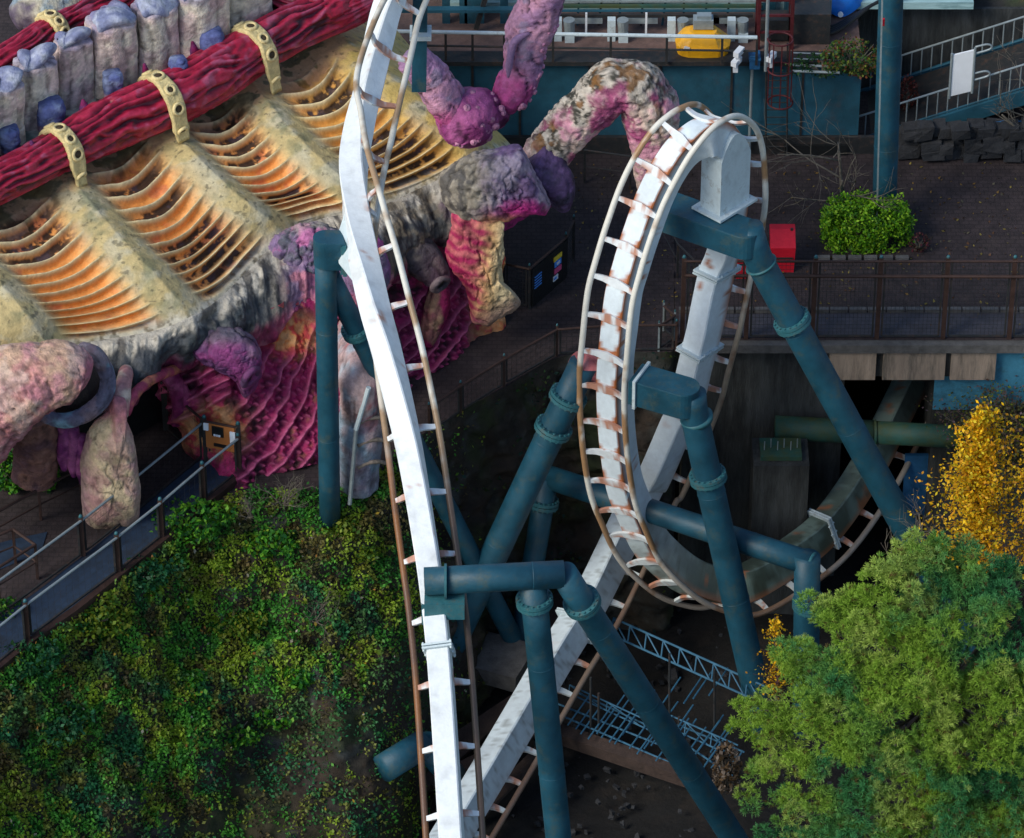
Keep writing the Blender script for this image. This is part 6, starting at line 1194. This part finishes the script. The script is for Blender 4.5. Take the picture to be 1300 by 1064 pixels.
# pine
PI_ = thing('pine_tree', 'large bushy green pine filling the lower right corner', 'tree', P(1180, 1100, z=FLOOR))
pc = np.array([P(1190, 905, y=-7.5)])[0]
def pine():
    r_ = np.random.default_rng(77); outl = np.array([(922, 900), (940, 872), (984, 870), (998, 838), (1022, 796), (1020, 742), (1048, 730), (1075, 700), (1110, 700), (1140, 668), (1175, 675), (1210, 688), (1250, 684), (1290, 690), (1340, 680), (1420, 760), (1440, 900), (1420, 1060), (1200, 1140), (1000, 1120), (940, 1040), (935, 960)], float)
    # clump centres filling the crown volume in layers
    cx, cy_ = 1185, 915; cl = []
    for k in range(720):
        a = r_.uniform(0, 2*np.pi); f = r_.uniform(.0, 1)**.5
        ang = np.arctan2(outl[:, 1]-cy_, outl[:, 0]-cx) % (2*np.pi); o_ = np.argsort(ang); rad = np.interp(a, ang[o_], np.hypot(outl[:, 0]-cx, outl[:, 1]-cy_)[o_], period=2*np.pi)
        px, py = cx+rad*f*.93*np.cos(a), cy_+rad*f*.93*np.sin(a); dep = -math.sqrt(max(0, 1-(f*.93)**2))*3.4
        q = P(px, py, y=-7.5)+FW*(dep+3.2*0)+r_.normal(0, .25, 3)
        cl.append((q, r_.uniform(.22, .46)*(1-.25*f)))
    mbk = MB(); base = P(1190, 1150, y=-6.0)*[1, 1, 0]+[0, 0, FLOOR]
    ctr = P(1190, 930, y=-6.8); V, F = tube(spline(np.array([base, base*.4+ctr*.6+[.2, 0, 0], ctr, ctr+[.1, .2, 1.5]]), 24), np.linspace(.32, .08, 24), 12); mbk.add(V, F); mbk.build('trunk', 'bark', PI_, smooth=True)
    ml = MB()
    for k in range(0, len(cl), 4):
        q = cl[k][0]; a = ctr+[0, 0, min(1.2, q[2]-ctr[2]-.5)]; V, F = tube(spline(np.array([a, (a+q)/2+[0, 0, -.25], q]), 10), np.linspace(.07, .015, 10), 5); ml.add(V, F)
    ml.build('limb', 'bark', PI_, smooth=True)
    # tufts
    TV = []; TC = []
    V_all = []; C_all = []
    for (q, R) in cl:
        nt3 = int(54*R/.35); u = r_.normal(0, 1, (nt3, 3)); u[:, 2] = np.abs(u[:, 2])*.8+u[:, 2]*.2; u /= np.linalg.norm(u, axis=1)[:, None]; c_ = q+u*R*r_.uniform(.55, 1.05, (nt3, 1)); TV.append(c_); TC.append(u)
    C = np.concatenate(TV); U_ = np.concatenate(TC); n = len(C); nn = 16
    hue = fbm(C, .55, 3, 88)+.10*((C@RX-pc[0])/-4); v2 = fbm(C, 1.6, 3, 89)
    col_ = mix((.045, .20, .07), (.20, .34, .04), ss(.36, .56, hue)); col_ = mix(col_, (.05, .19, .10), ss(.54, .66, v2)*.45*ss(.55, .4, hue)); col_ = mix(col_, (.32, .42, .095), ss(.56, .68, v2)*.7)
    # age: inner, older needles and dead twigs are browner
    d = U_[:, None]*.75+r_.normal(0, .62, (n, nn, 3)); d[..., 2] += .25; d /= np.linalg.norm(d, axis=2)[..., None]
    L = r_.uniform(.075, .13, (n, nn, 1)); s_ = np.cross(d, r_.normal(0, 1, (n, nn, 3))); s_ /= np.linalg.norm(s_, axis=2)[..., None]
    A0_ = np.broadcast_to(C[:, None], d.shape); V = np.stack([A0_-s_*.007, A0_+s_*.007, A0_+d*L+s_*.003, A0_+d*L-s_*.003], 2)
    base_c = mix(col_, (.09, .055, .02), (r_.uniform(0, 1, n) < .05)*.9)[:, None, None]*r_.uniform(.75, 1.3, (n, nn, 1, 1)); cc = np.broadcast_to(base_c, (n, nn, 4, 3)).copy(); cc[:, :, 2:] *= 1.35
    mesh_np('crown', V.reshape(-1, 3), np.arange(n*nn*4).reshape(-1, 4), 'needle', PI_, cc.reshape(-1, 3), smooth=False); print('TUFTS', n)
pine()
# ================================================================== CAMERA, LIGHT, SKY
cd = bpy.data.cameras.new('camera'); co = bpy.data.objects.new('camera', cd); COL.objects.link(co); scn.camera = co
co.location = V3(CAM); co.rotation_euler = (math.radians(90)-PITCH, 0, 0); cd.sensor_width = 36; cd.lens = FPX/1300*36; cd.clip_start = 1; cd.clip_end = 1000
w = bpy.data.worlds.new('World'); scn.world = w; w.use_nodes = True; nt = w.node_tree
sky = nt.nodes.new('ShaderNodeTexSky'); sky.sky_type = 'NISHITA'; sky.sun_disc = False
SUN_EL, SUN_AZ = math.radians(38), math.radians(-125)      # azimuth clockwise from +Y
sky.sun_elevation = SUN_EL; sky.sun_rotation = SUN_AZ
nt.links.new(sky.outputs[0], nt.nodes['Background'].inputs[0]); nt.nodes['Background'].inputs[1].default_value = .125
sl = bpy.data.lights.new('sun', 'SUN'); sl.energy = 2.3; sl.angle = math.radians(26); sl.color = (1, .93, .82)
so = bpy.data.objects.new('sun', sl); COL.objects.link(so)
sd = Vector((math.sin(SUN_AZ)*math.cos(SUN_EL), math.cos(SUN_AZ)*math.cos(SUN_EL), math.sin(SUN_EL)))
so.rotation_euler = sd.to_track_quat('Z', 'Y').to_euler(); so.location = sd*60
vs_ = scn.view_settings; vs_.view_transform = 'Standard'; vs_.look = 'None'; vs_.gamma = 1; vs_.exposure = .32; vs_.use_curve_mapping = False
scn.render.engine = 'CYCLES'; scn.cycles.max_bounces = 5
